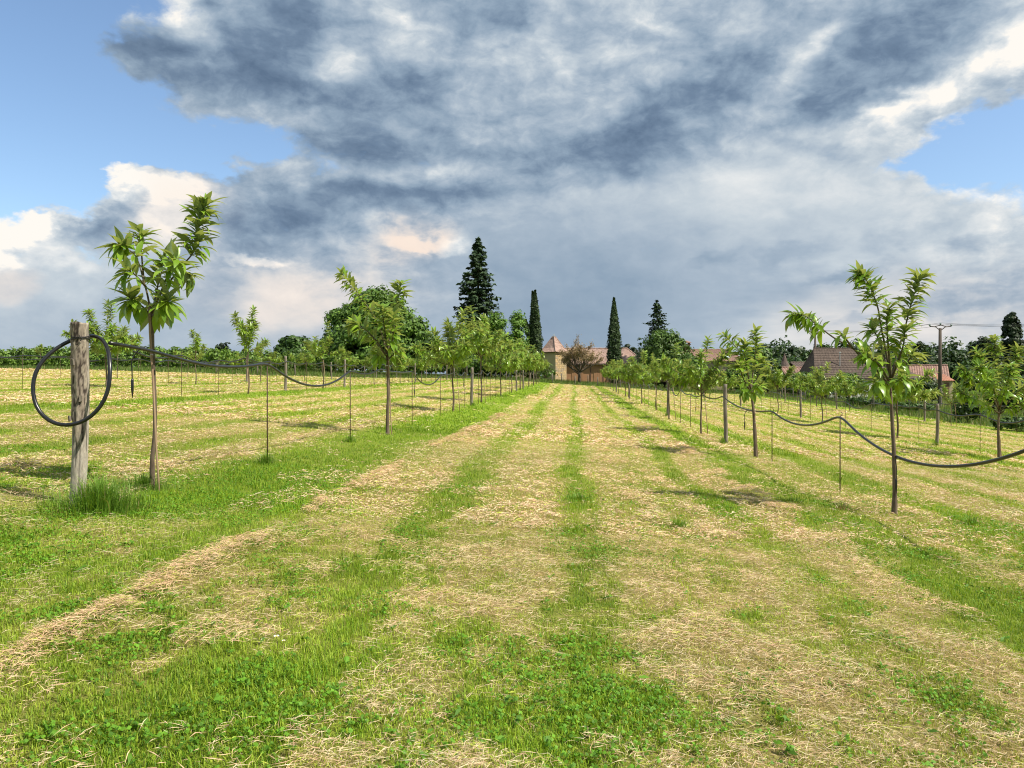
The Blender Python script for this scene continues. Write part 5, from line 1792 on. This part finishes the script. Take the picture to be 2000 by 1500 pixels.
def village():
    # --- steep brown-roofed house with white wall and blue shutters
    Y = 96.0; k = Y / FPX
    x0, x1 = px_x(1594, Y), px_x(1704, Y)
    z0 = gz((x0 + x1) / 2, Y); hx = (x1 - x0) / 2
    ze = CAMZ + (745 - 735) * k - z0; zr = CAMZ + (745 - 681) * (Y + 3) / FPX - z0
    root = thing('brown_roofed_house', 'white walled house under a big steep brown roof behind the right chestnut', 'house', ((x0 + x1) / 2, Y, z0))
    b = Buf(); b.box((-hx, 0, -0.6), (hx, 6, ze)); obj('wall', b.mesh('wall', M_WHITE), root)
    rb = Buf(); ov = 0.4
    roof_plane(rb, (-hx - 0.3, -ov, ze - 0.25), (hx + 0.3, -ov, ze - 0.25), (hx - 1.2, 3.0, zr), (-hx + 0.85, 3.0, zr), 0.5, 0.02, 0.08)
    roof_plane(rb, (hx + 0.3, 6 + ov, ze - 0.25), (-hx - 0.3, 6 + ov, ze - 0.25), (-hx + 0.85, 3.0, zr), (hx - 1.2, 3.0, zr), 0.5, 0.02, 0.08)
    roof_plane(rb, (-hx - 0.3, 6 + ov, ze - 0.25), (-hx - 0.3, -ov, ze - 0.25), (-hx + 0.85, 2.99, zr), (-hx + 0.85, 3.01, zr), 0.5, 0.02, 0.08)
    roof_plane(rb, (hx + 0.3, -ov, ze - 0.25), (hx + 0.3, 6 + ov, ze - 0.25), (hx - 1.2, 3.01, zr), (hx - 1.2, 2.99, zr), 0.5, 0.02, 0.08)
    ridge_cap(rb, (-hx + 0.85, 3, zr), (hx - 1.2, 3, zr), 0.12)
    # courses of flat tiles stepping down the slope
    for q in range(1, 17):
        f = q / 17
        rb.box((-hx - 0.3 + 1.15 * f, -ov + 3.4 * f - 0.03, ze - 0.25 + (zr - ze + 0.25) * f + 0.02), (hx + 0.3 - 1.5 * f, -ov + 3.4 * f + 0.02, ze - 0.25 + (zr - ze + 0.25) * f + 0.045))
    roof = obj('roof', rb.mesh('roof', M_TILE_BROWN), root)
    pb = Buf(); pb.tube([(px_x(1647, Y) - (x0 + x1) / 2, 1.0, ze + 0.5), (px_x(1647, Y) - (x0 + x1) / 2, 1.0, zr - 0.6)], 0.05, 8)
    pb.box((px_x(1647, Y) - (x0 + x1) / 2 - 0.12, 0.9, zr - 0.62), (px_x(1647, Y) - (x0 + x1) / 2 + 0.12, 1.1, zr - 0.5))
    obj('flue_pipe', pb.mesh('flue_pipe', M_ZINC), roof)
    fb = Buf(); fb.box((-hx - 0.25, -ov - 0.05, ze - 0.42), (hx + 0.25, -ov + 0.02, ze - 0.30)); obj('gutter', fb.mesh('gutter', M_SOFFIT), root)
    window(root, 0.0, px_x(1640, Y) - (x0 + x1) / 2, ze - 2.0, 1.0, 1.3, M_SHUTTER)
    window(root, 0.0, px_x(1678, Y) - (x0 + x1) / 2, ze - 2.0, 1.0, 1.3, M_SHUTTER)
    db = Buf(); dx_ = px_x(1612, Y) - (x0 + x1) / 2
    db.box((dx_ - 0.5, -0.04, -0.2), (dx_ + 0.5, 0.03, ze - 0.55)); d = obj('door', db.mesh('door', M_WOODDK), root)
    sb = Buf(); sb.box((dx_ - 1.05, -0.07, -0.1), (dx_ - 0.56, -0.02, ze - 0.5)); obj('shutter', sb.mesh('shutter', M_SHUTTER), root)
    # --- its lower wing on the right
    Yw = 97.0; x0, x1 = px_x(1706, Yw) + 0.02, px_x(1800, Yw); z0 = gz((x0 + x1) / 2, Yw); hx = (x1 - x0) / 2
    ze = CAMZ + (745 - 738) * Yw / FPX - z0; zr = CAMZ + (745 - 717) * (Yw + 2.5) / FPX - z0
    root = thing('low_brown_roofed_wing', 'low pale walled wing with dark brown roof right of the steep roofed house', 'house', ((x0 + x1) / 2, Yw, z0))
    b = Buf(); b.box((-hx, 0.3, -0.6), (hx, 5, ze)); obj('wall', b.mesh('wall', M_CREAM), root)
    rb = Buf()
    roof_plane(rb, (-hx + 0.35, -0.2, ze - 0.1), (hx + 0.5, -0.2, ze - 0.1), (hx - 1.4, 2.6, zr), (-hx + 0.35, 2.6, zr), 0.5, 0.02, 0.08)
    roof_plane(rb, (hx + 0.5, -0.2, ze - 0.1), (hx + 0.5, 5.4, ze - 0.1), (hx - 1.4, 2.61, zr), (hx - 1.4, 2.59, zr), 0.5, 0.02, 0.08)
    roof_plane(rb, (hx + 0.5, 5.4, ze - 0.1), (-hx + 0.35, 5.4, ze - 0.1), (-hx + 0.35, 2.6, zr), (hx - 1.4, 2.6, zr), 0.5, 0.02, 0.08)
    obj('roof', rb.mesh('roof', M_TILE_BROWN), root)
    window(root, 0.3, 0.4, ze - 1.9, 0.9, 1.2)
    # --- gabled cottage with red tiles, gable end turned right
    Yc = 104.0; x0, x1 = px_x(1786, Yc), px_x(1846, Yc); z0 = gz((x0 + x1) / 2, Yc); hx = (x1 - x0) / 2
    ze = CAMZ + (745 - 741) * Yc / FPX - z0; zr = CAMZ + (745 - 714) * (Yc + 2) / FPX - z0
    root = thing('red_tiled_cottage', 'stone cottage with red tile roof just left of the power pole', 'house', ((x0 + x1) / 2, Yc, z0), RAD(-24))
    b = Buf()
    b.add([(-hx, 0, -0.6), (hx, 0, -0.6), (hx, 5, -0.6), (-hx, 5, -0.6), (-hx, 0, ze), (hx, 0, ze), (hx, 5, ze), (-hx, 5, ze), (-hx, 2.5, zr - 0.1), (hx, 2.5, zr - 0.1)],
          [(0, 1, 5, 4), (2, 3, 7, 6), (1, 2, 6, 9, 5), (3, 0, 4, 8, 7), (4, 5, 9, 8), (6, 7, 8, 9)])
    obj('wall', b.mesh('wall', M_TANW), root)
    rb = Buf()
    roof_plane(rb, (-hx - 0.3, -0.35, ze - 0.1), (hx + 0.3, -0.35, ze - 0.1), (hx + 0.3, 2.5, zr), (-hx - 0.3, 2.5, zr), 0.30, 0.06, 0.07)
    roof_plane(rb, (hx + 0.3, 5.35, ze - 0.1), (-hx - 0.3, 5.35, ze - 0.1), (-hx - 0.3, 2.5, zr), (hx + 0.3, 2.5, zr), 0.30, 0.06, 0.07)
    ridge_cap(rb, (-hx - 0.3, 2.5, zr + 0.03), (hx + 0.3, 2.5, zr + 0.03), 0.13)
    obj('roof', rb.mesh('roof', M_TILE_RED), root)
    window(root, 0.0, -hx * 0.3, ze - 1.8, 0.8, 1.1)
    # --- small shed with a bright orange roof
    Ys = 100.0; xs = px_x(1848, Ys); z0 = gz(xs, Ys)
    zt = CAMZ + (745 - 731) * Ys / FPX - z0
    root = thing('small_shed', 'small shed with bright orange tile roof right of the power pole', 'shed', (xs, Ys, z0))
    b = Buf(); b.box((-0.85, 0, -0.6), (0.95, 2, zt - 0.75)); obj('wall', b.mesh('wall', M_TANW), root)
    rb = Buf(); roof_plane(rb, (-1.0, -0.3, zt - 0.85), (1.05, -0.3, zt - 0.85), (1.05, 2.2, zt), (-1.0, 2.2, zt), 0.3, 0.05, 0.07)
    obj('roof', rb.mesh('roof', M_TILE_ORANGE), root)
    db = Buf(); db.box((-0.3, -0.05, -0.1), (0.4, 0.02, zt - 1.1)); obj('door', db.mesh('door', M_WOODDK), root)
    # --- round dovecote cone and two low red roofs in front of the wood
    Yd = 118.0; xd = px_x(1532, Yd); z0 = gz(xd, Yd)
    zt = CAMZ + (745 - 690) * Yd / FPX - z0; zb = CAMZ + (745 - 721) * Yd / FPX - z0
    root = thing('pointed_turret', 'small turret with pointed brown roof among trees left of the red roofs', 'tower', (xd, Yd, z0))
    b = Buf(); b.tube([(0, 0, -0.5), (0, 0, zb)], [1.1, 1.05], 14); obj('wall', b.mesh('wall', M_TANW, False), root)
    rb = Buf()
    rb.tube([(0, 0, zb - 0.1), (0, 0, zb + (zt - zb) * 0.18), (0, 0, zb + (zt - zb) * 0.5), (0, 0, zt)], [1.35, 0.85, 0.45, 0.03], 12)
    obj('roof', rb.mesh('roof', M_TILE_BROWN), root)
    for q, (ua, ub, ve, vr, Yr, lab, m_) in enumerate(((1538, 1582, 736, 718, 110.0, 'low outbuilding with ribbed red tile roof left of the steep roofed house', M_TILE_RED), (1556, 1600, 716, 708, 121.0, 'dull red roof of a farther building behind the ribbed red outbuilding', M_TILE_BROWN))):
        x0, x1 = px_x(ua, Yr), px_x(ub, Yr); z0 = gz((x0 + x1) / 2, Yr); hx = (x1 - x0) / 2
        ze = CAMZ + (745 - ve) * Yr / FPX - z0; zr = CAMZ + (745 - vr) * (Yr + 2) / FPX - z0
        root = thing('red_roofed_outbuilding', lab, 'building', ((x0 + x1) / 2, Yr, z0))
        b = Buf(); b.box((-hx, 0, -0.6), (hx, 4.4, ze)); obj('wall', b.mesh('wall', M_WOODDK if q == 0 else M_TANW), root)
        rb = Buf()
        roof_plane(rb, (-hx - 0.2, -0.4, ze - 0.1), (hx + 0.2, -0.4, ze - 0.1), (hx + 0.2, 2.2, zr), (-hx - 0.2, 2.2, zr), 0.40, 0.09, 0.07)
        roof_plane(rb, (hx + 0.2, 4.8, ze - 0.1), (-hx - 0.2, 4.8, ze - 0.1), (-hx - 0.2, 2.2, zr), (hx + 0.2, 2.2, zr), 0.40, 0.09, 0.07)
        ridge_cap(rb, (-hx - 0.2, 2.2, zr + 0.03), (hx + 0.2, 2.2, zr + 0.03), 0.13)
        obj('roof', rb.mesh('roof', m_), root)
village()

# ---------------------------------------------------------------- power line
def power_pole(label, u, vt, Y, h_extra=0.0, arms=True, armr=1.05):
    x = px_x(u, Y); z0 = gz(x, Y)
    zt = CAMZ + (745 - vt) * Y / FPX - z0
    root = thing('power_pole', label, 'pole', (x, Y, z0), group='wooden power poles')
    b = Buf(); b.tube([(0, 0, -0.5), (0.0, 0, zt * 0.5), (0, 0, zt)], [0.20, 0.17, 0.13], 10)
    obj('mast', b.mesh('mast', M_POLE, True), root)
    tips = []
    ab = Buf()
    for dx, dz in ((-armr, 0.42), (0.0, 0.62), (armr, 0.42)):
        if dx:
            ab.tube([(0, -0.06, zt - 0.25), (dx * 0.45, -0.06, zt + 0.12), (dx, -0.06, zt + 0.18)], 0.045, 6)
    ab.tube([(-armr * 0.55, -0.06, zt + 0.14), (0, -0.06, zt + 0.30), (armr * 0.55, -0.06, zt + 0.14)], 0.04, 6)
    arm = obj('crossarm', ab.mesh('crossarm', M_POLE, True), root)
    for dx, zz in ((-armr, zt + 0.18), (0.0, zt + 0.30), (armr, zt + 0.18)):
        ib = Buf(); ib.tube([(dx, -0.06, zz), (dx, -0.06, zz + 0.08), (dx, -0.06, zz + 0.14), (dx, -0.06, zz + 0.24)], [0.03, 0.09, 0.09, 0.05], 8)
        obj('insulator', ib.mesh('insulator', M_CERAM, True), arm)
        tips.append(Vector((x + dx, Y - 0.06, z0 + zz + 0.22)))
    return tips, root
tipA, poleA = power_pole('tall wooden power pole with forked crossarm beside the red tiled cottage', 1836, 641, 74.0)
tipB, poleB = power_pole('farther power pole partly hidden behind the long leafy arm of the right chestnut', 1592, 650, 112.0, armr=0.9)
tb = Buf(); tb.box((-0.30, -0.42, 4.9), (0.30, -0.17, 5.7)); obj('transformer_box', tb.mesh('transformer_box', M_WOODDK), poleB)
def wire(label, a, c, sag):
    b = Buf()
    b.tube([a.lerp(c, k / 14) - Vector((0, 0, sag * 4 * (k / 14) * (1 - k / 14))) for k in range(15)], 0.012, 4)
    obj('power_line', b.mesh('power_line', M_WIRE), label=label, cat='wire', group='power lines')
for k in range(3):
    wire('%s of the wires between the two power poles' % ('left', 'middle', 'right')[k], tipB[k], tipA[k], 0.5)
    far = Vector((px_x(2130, 66) + (k - 1) * 0.6, 66, tipA[k].z - 0.4))
    wire('%s of the wires leaving the nearer power pole to the right' % ('left', 'middle', 'right')[k], tipA[k], far, 0.3)
x = px_x(1836, 73.5); make_post('short pale stay post standing against the foot of the power pole', px_x(1837, 73.2), 73.2, 1.9, 0.10, 88, group='fence posts')

# ---------------------------------------------------------------- big trees
def H(vt, vb, Y): return (vb - vt) * Y / FPX
G_D = (0.042, 0.095, 0.015); G_L = (0.125, 0.225, 0.035)
Y = 106.0; x = px_x(732, Y)
broad_tree('oak_tree', 'large dark rounded tree left of the farm, behind the second left chestnut', x, Y, H(556, 745, Y), 216 * Y / FPX, (0.055, 0.120, 0.018), (0.160, 0.275, 0.042), 16000, 21, 130, 0.31, trunk_h=1.5,
           crowns=[(0.3, 0, 7.9, 4.3, 4.4, 4.0, 0.5), (-3.3, 0.5, 5.6, 3.7, 4.0, 3.9, 0.33), (3.9, -0.3, 5.0, 3.8, 3.8, 3.9, 0.33), (0, -1.5, 4.0, 6.5, 4.5, 3.6, 0.35), (-5.2, 0, 2.8, 2.6, 2.6, 2.6, 0.12), (6.0, 0, 2.4, 2.2, 2.4, 2.4, 0.12)])
Y = 112.0
conifer('tall_fir_tree', 'tall dark spruce towering left of the farm tower', px_x(934, Y), Y, H(474, 745, Y), 132 * Y / FPX, 22, (0.026, 0.054, 0.025), (0.076, 0.122, 0.054), whorls=44, per=14, droop=0.10, size=0.34, point=1.45, needles=38)
Y = 104.0
broad_tree('poplar_tree', 'light green upright tree with two tops beside the tall spruce', px_x(990, Y), Y, H(614, 745, Y), 80 * Y / FPX, (0.075, 0.165, 0.022), (0.19, 0.32, 0.05), 10000, 23, 70, 0.20, trunk_h=0.8,
           crowns=[(-1.4, 0, 4.6, 1.5, 1.6, 4.4, 0.4), (1.4, 0.2, 4.5, 1.4, 1.6, 4.6, 0.4), (0, 0, 2.6, 2.9, 2.4, 2.2, 0.4)])
Y = 108.0
cypress('dark cypress with a side branch, just left of the square tower', px_x(1045, Y), Y, H(570, 745, Y), 29 * Y / FPX, 24, fork=(-0.5, 5.2, -1.35, 8.6), tops=((0, 1.0, 1.0), (-0.35, 0.985, 0.45)))
cypress('slender dark cypress standing in front of the long barn', px_x(1199, 113.0), 113.0, H(576, 745, 113), 29 * 113 / FPX, 25)
Y = 122.0
conifer('conical_fir_tree', 'pointed dark conifer rising behind the rounded evergreen bush', px_x(1283, Y), Y, H(575, 745, Y), 110 * Y / FPX, 26, (0.022, 0.048, 0.018), (0.060, 0.102, 0.034), whorls=40, per=12, droop=-0.15, size=0.26, point=1.25, needles=24)
Y = 108.0
broad_tree('evergreen_bush', 'rounded dense dark green bush in front of the pointed conifer', px_x(1298, Y), Y, H(640, 748, Y), 104 * Y / FPX, (0.050, 0.105, 0.020), (0.130, 0.220, 0.042), 12000, 27, 80, 0.20, trunk_h=0.4,
           crowns=[(-0.4, 0, 4.5, 2.9, 2.6, 3.7, 0.55), (1.5, 0, 4.1, 2.4, 2.6, 3.5, 0.45), (0, -0.6, 2.3, 3.8, 2.8, 2.3, 0.45)])

def brown_tree():
    """a spreading tree in reddish young leaf: much bare wood, thin foliage"""
    Y = 110.0; x = px_x(1131, Y); z0 = gz(x, Y)
    h = H(668, 745, Y); w = 104 * Y / FPX
    root = thing('walnut_tree', 'bare looking spreading tree with thin brown young leaves before the barn', 'tree', (x, Y, z0))
    rs = random.Random(31); rng = np.random.default_rng(31)
    b = Buf(); tips = []
    b.tube([(0, 0, -0.3), (0.05, 0, 0.8), (0, 0, 1.8)], [0.26, 0.20, 0.17], 9)
    def grow(p, d, L, r, lvl):
        pts = [p]
        for k in range(4):
            d = (d + Vector((rs.uniform(-.22, .22), rs.uniform(-.22, .22), rs.uniform(-.04, .16)))).normalized()
            pts.append(pts[-1] + d * L / 4)
        b.tube(pts, [r * (1 - 0.14 * k) for k in range(5)], 5 if lvl > 1 else 6, cap=False)
        if lvl >= 3:
            tips.extend(pts[2:]); return
        for k in range(4):
            dd = (d + Vector((rs.uniform(-.9, .9), rs.uniform(-.9, .9), rs.uniform(-.15, .55)))).normalized()
            grow(pts[rs.choice((2, 3, 4))], dd, L * rs.uniform(0.55, 0.8), r * 0.52, lvl + 1)
    for k in range(11):
        a = 6.283 * k / 11 + rs.uniform(-.3, .3)
        u = rs.uniform(0.35, 1.3)
        grow(Vector((0, 0, rs.uniform(1.2, 1.9))), Vector((math.cos(a), math.sin(a), u)).normalized(), h * rs.uniform(0.34, 0.43), 0.105, 1)
    obj('trunk', b.mesh('trunk', M_TRUNK, True), root)
    T_ = np.array([tuple(t) for t in tips])
    n = 9000
    P = T_[rng.integers(0, len(T_), n)] + rng.normal(0, 0.16, (n, 3))
    col = leaf_cols(n, (0.26, 0.18, 0.10), (0.46, 0.35, 0.21), rng, rng.uniform(0.8, 1.2, n))
    V, T, C = quads_cloud(P, rng.normal(0, 1, (n, 3)) + np.array([0, 0, 0.4]), rng.uniform(0.05, 0.14, n), col, rng, 1.6)
    o = obj('crown', tri_mesh('crown', V, T, M_FOL, C), root)
brown_tree()

# bushes and hedge trees; label, u, Y, top v, base v, width px, dark, light, count, leaf
BR_D = (0.042, 0.095, 0.014); BR_L = (0.115, 0.205, 0.032)
SHR = [
    ('bushy green tree left of the large dark rounded tree', 575, 100, 654, 745, 92, G_D, (0.07, 0.135, 0.022), 5200, 0.30),
    ('lighter bush between the large rounded tree and the tall spruce', 838, 104, 652, 745, 84, (0.028, 0.062, 0.012), (0.085, 0.155, 0.026), 4200, 0.30),
    ('dark shrub at the foot of the tall spruce', 905, 102, 690, 748, 70, G_D, G_L, 2600, 0.28),
    ('low shrub under the left end of the light green tree', 962, 101, 700, 749, 60, (0.02, 0.042, 0.01), (0.05, 0.095, 0.02), 2000, 0.26),
    ('round shrub at the right foot of the evergreen bush', 1352, 104, 690, 752, 52, BR_D, BR_L, 1800, 0.24),
    ('dark tree right of the ribbed tile farmhouse', 1478, 108, 672, 760, 70, G_D, G_L, 3400, 0.30),
    ('garden tree in front of the pointed turret', 1500, 100, 700, 765, 60, (0.02, 0.045, 0.010), (0.05, 0.10, 0.02), 2400, 0.26),
    ('rounded garden bush in front of the red tiled cottage', 1800, 84, 738, 790, 76, (0.022, 0.045, 0.012), (0.062, 0.11, 0.026), 2600, 0.20),
    ('garden bush behind the trunk of the nearest right chestnut', 1735, 88, 742, 785, 56, BR_D, (0.10, 0.17, 0.03), 1700, 0.20),
    ('dark bush behind the bushy chestnut at the right edge', 1985, 60, 735, 815, 90, (0.016, 0.034, 0.010), (0.045, 0.085, 0.018), 3200, 0.18),
    ('small ragged shrub on the bank under the bushy chestnut', 1890, 44, 775, 826, 52, (0.020, 0.045, 0.010), (0.06, 0.115, 0.022), 1300, 0.12),
    ('low hedge bush on the bank right of the third right row', 1780, 58, 783, 812, 100, BR_D, (0.09, 0.165, 0.03), 1800, 0.14),
    ('low bramble on the bank beneath the steep roofed house', 1690, 66, 775, 800, 90, (0.03, 0.065, 0.012), (0.08, 0.15, 0.028), 1800, 0.14),
    ('low hedge in the garden before the steep roofed house', 1620, 84, 748, 775, 110, BR_D, BR_L, 2200, 0.16),
    ('leafy garden tree hiding the left half of the steep roofed house wall', 1655, 86, 728, 780, 60, BR_D, BR_L, 1800, 0.20),
    ('dark garden bush before the low red outbuilding', 1560, 96, 728, 770, 80, G_D, G_L, 2400, 0.24),
    ('dark bush right of the ribbed tile farmhouse foot', 1440, 100, 712, 765, 70, G_D, G_L, 2400, 0.24),
    ('low bramble at the bottom of the bank by the right edge', 1985, 37.5, 815, 850, 100, (0.03, 0.062, 0.012), (0.085, 0.155, 0.028), 1600, 0.11),
]
for i, (lab, u, Y, vt, vb, wp, dk, lt, n, sz) in enumerate(SHR):
    x = px_x(u, Y); z0 = gz(x, Y)
    h = CAMZ + (745 - vt) * Y / FPX - z0
    low = h < 2.2
    broad_tree('shrub' if h < 4 else 'bushy_tree', lab, x, Y, h, wp * Y / FPX * 1.1, dk, lt, n, 300 + i, 34, sz, trunk_h=h * 0.08, skirt=h * 0.02, group='garden and hedge shrubs', cat='shrub' if h < 4 else 'tree', d=min(wp * Y / FPX, 4.0))

# columnar poplar on the right skyline
Y = 160.0; x = px_x(1973, Y)
z0 = gz(x, Y); h = CAMZ + (745 - 600) * Y / FPX - z0
broad_tree('poplar_tree', 'dark upright poplar on the skyline at the right edge', x, Y, h, 46 * Y / FPX, (0.016, 0.032, 0.012), (0.040, 0.070, 0.022), 6000, 41, 50, 0.42, trunk_h=2.0,
           crowns=[(0, 0, h * 0.60, 1.7, 1.7, h * 0.36, 0.6), (0.9, 0, h * 0.42, 1.8, 1.8, h * 0.30, 0.4), (-1.4, 0, h * 0.36, 1.3, 1.5, h * 0.22, 0.25)])
Y = 150.0; x = px_x(1925, Y); z0 = gz(x, Y); h = CAMZ + (745 - 655) * Y / FPX - z0
broad_tree('cedar_tree', 'dark flat topped tree on the skyline left of the upright poplar', x, Y, h, 60 * Y / FPX, (0.016, 0.030, 0.012), (0.038, 0.066, 0.022), 3600, 42, 30, 0.45)

def wood(label, lst, dark, light, n_per, size, seed, name='distant_wood'):
    """a belt of woodland: many crowns that read as one mass"""
    rng = np.random.default_rng(seed)
    parts = []
    for (u0, u1, Y0, Y1, v0, v1, count, wpx) in lst:
        for q in range(count):
            f = (q + rng.random()) / count
            u = u0 + (u1 - u0) * f
            Y = rng.uniform(Y0, Y1)
            vt = v0 + (v1 - v0) * f + rng.normal(0, 5.0 if Y > 130 else 9.0)
            x = px_x(u, Y); z0 = gz(x, Y)
            h = max(2.5, CAMZ + (745 - vt) * Y / FPX - z0)
            r = wpx * Y / FPX * rng.uniform(0.45, 0.85)
            tone = rng.uniform(0.7, 1.25)
            P, N, sh = crown_points((x, Y, z0 + h * 0.50), (r, r, h * 0.46), n_per, 22, min(r, h * 0.5) * 0.42, rng)
            P[:, 2] = np.maximum(P[:, 2], z0 + 0.1)
            parts.append(quads_cloud(P, N, size * Y / 200.0 * rng.uniform(0.6, 1.4, n_per), leaf_cols(n_per, dark, light, rng, sh * tone), rng))
    V, T, C = merge(parts)
    obj(name, tri_mesh(name, V, T, M_FOL, C), label=label, cat='wood', kind='stuff')
wood('dark woodland rising behind the houses on the right', [(1465, 1560, 190, 230, 668, 672, 9, 40), (1560, 1700, 190, 230, 676, 668, 12, 40), (1480, 1700, 160, 185, 700, 698, 14, 36), (1690, 2080, 200, 260, 668, 664, 22, 42), (1700, 2080, 165, 195, 690, 690, 22, 38), (1740, 2080, 140, 160, 705, 712, 18, 34)],
     (0.024, 0.052, 0.016), (0.065, 0.118, 0.032), 700, 0.58, 51)
wood('green scrub and hedge beyond the field edge on the left', [(-60, 420, 84, 96, 706, 704, 30, 34), (420, 560, 92, 104, 706, 700, 9, 32), (-60, 560, 76, 86, 722, 722, 34, 26), (540, 1070, 104, 116, 716, 716, 34, 30), (560, 900, 98, 103, 728, 728, 24, 24), (1210, 1560, 128, 136, 722, 722, 18, 30)],
     (0.070, 0.140, 0.022), (0.190, 0.300, 0.050), 380, 0.44, 52, 'hedge_scrub')
wood('brownish green woodland across the valley on the left', [(-60, 240, 190, 240, 698, 692, 14, 44), (240, 640, 190, 240, 686, 694, 20, 44)],
     (0.045, 0.066, 0.026), (0.110, 0.130, 0.052), 520, 0.70, 53)
wood('far dark tree groups on the skyline at the left', [(150, 215, 560, 600, 690, 690, 5, 26), (330, 400, 560, 620, 683, 684, 6, 26), (428, 486, 520, 540, 674, 684, 6, 26), (490, 620, 560, 620, 690, 690, 8, 30), (1205, 1250, 420, 440, 676, 678, 5, 22), (1130, 1210, 420, 440, 684, 684, 6, 22), (1450, 1500, 420, 440, 680, 680, 4, 22)],
     (0.020, 0.034, 0.018), (0.045, 0.066, 0.034), 360, 0.80, 54)

# ---------------------------------------------------------------- fence round the field
def fence_line(pts, label, hgt, rad, k0, gname):
    """posts with two wires"""
    n = len(pts)
    for i, (s, t) in enumerate(pts):
        x, y = st_to_xy(s, t)
        rs = random.Random(i * 7 + k0)
        o = thing('fence_post', label % ORD[i], 'post', (x, y, gz(x, y)), group=gname)
        b = Buf()
        hh = hgt * rs.uniform(0.88, 1.12); lx = rs.uniform(-0.06, 0.06)
        b.tube([(0, 0, -0.2), (lx * 0.5, 0, hh * 0.5), (lx, 0.01, hh * 0.97), (lx, 0.01, hh)], [rad * 1.05, rad, rad * 0.95, rad * 0.6], 8)
        obj('shaft', b.mesh('shaft', M_POST, True), o)
far_pts = [(-34 + i * 2.85, min(97.0, 94.5 + 0.95 * min(0, (-34 + i * 2.85) + 6) + 2.0)) for i in range(16)]
fence_line(far_pts[::-1] if False else far_pts, '%s fence post from the left along the far left field edge', 1.15, 0.065, 1, 'posts of the far left fence')
fence_line([(x_, 105.3) for x_ in (-5.2, -1.6, 2.0, 5.6, 9.2, 12.8)], '%s fence post from the left along the field end before the farm', 1.25, 0.06, 30, 'posts of the fence before the farm')
fence_line([(24.3 + 0.02 * i, 41.0 + i * 4.6) for i in range(12)], '%s fence post from the camera on the right-hand bank', 1.30, 0.062, 60, 'posts of the fence on the right bank')

M_FWIRE = mat_rough('fence_wire', (0.10, 0.10, 0.10), (0.18, 0.18, 0.18), 30, 0.5, 0.1, 0.001)
for lab, line, hs in (('two strands of wire on the fence along the right-hand bank', [(24.3 + 0.02 * i, 41.0 + i * 4.6) for i in range(12)], (0.55, 1.1)), ):
    b = Buf()
    for h in hs:
        pts = []
        for s, t in line:
            x, y = st_to_xy(s, t)
            pts.append(Vector((x, y - 0.07, gz(x, y) + h)))
        b.tube(pts, 0.008, 4, cap=False)
    obj('fence_wire', b.mesh('fence_wire', M_FWIRE), label=lab, cat='wire')
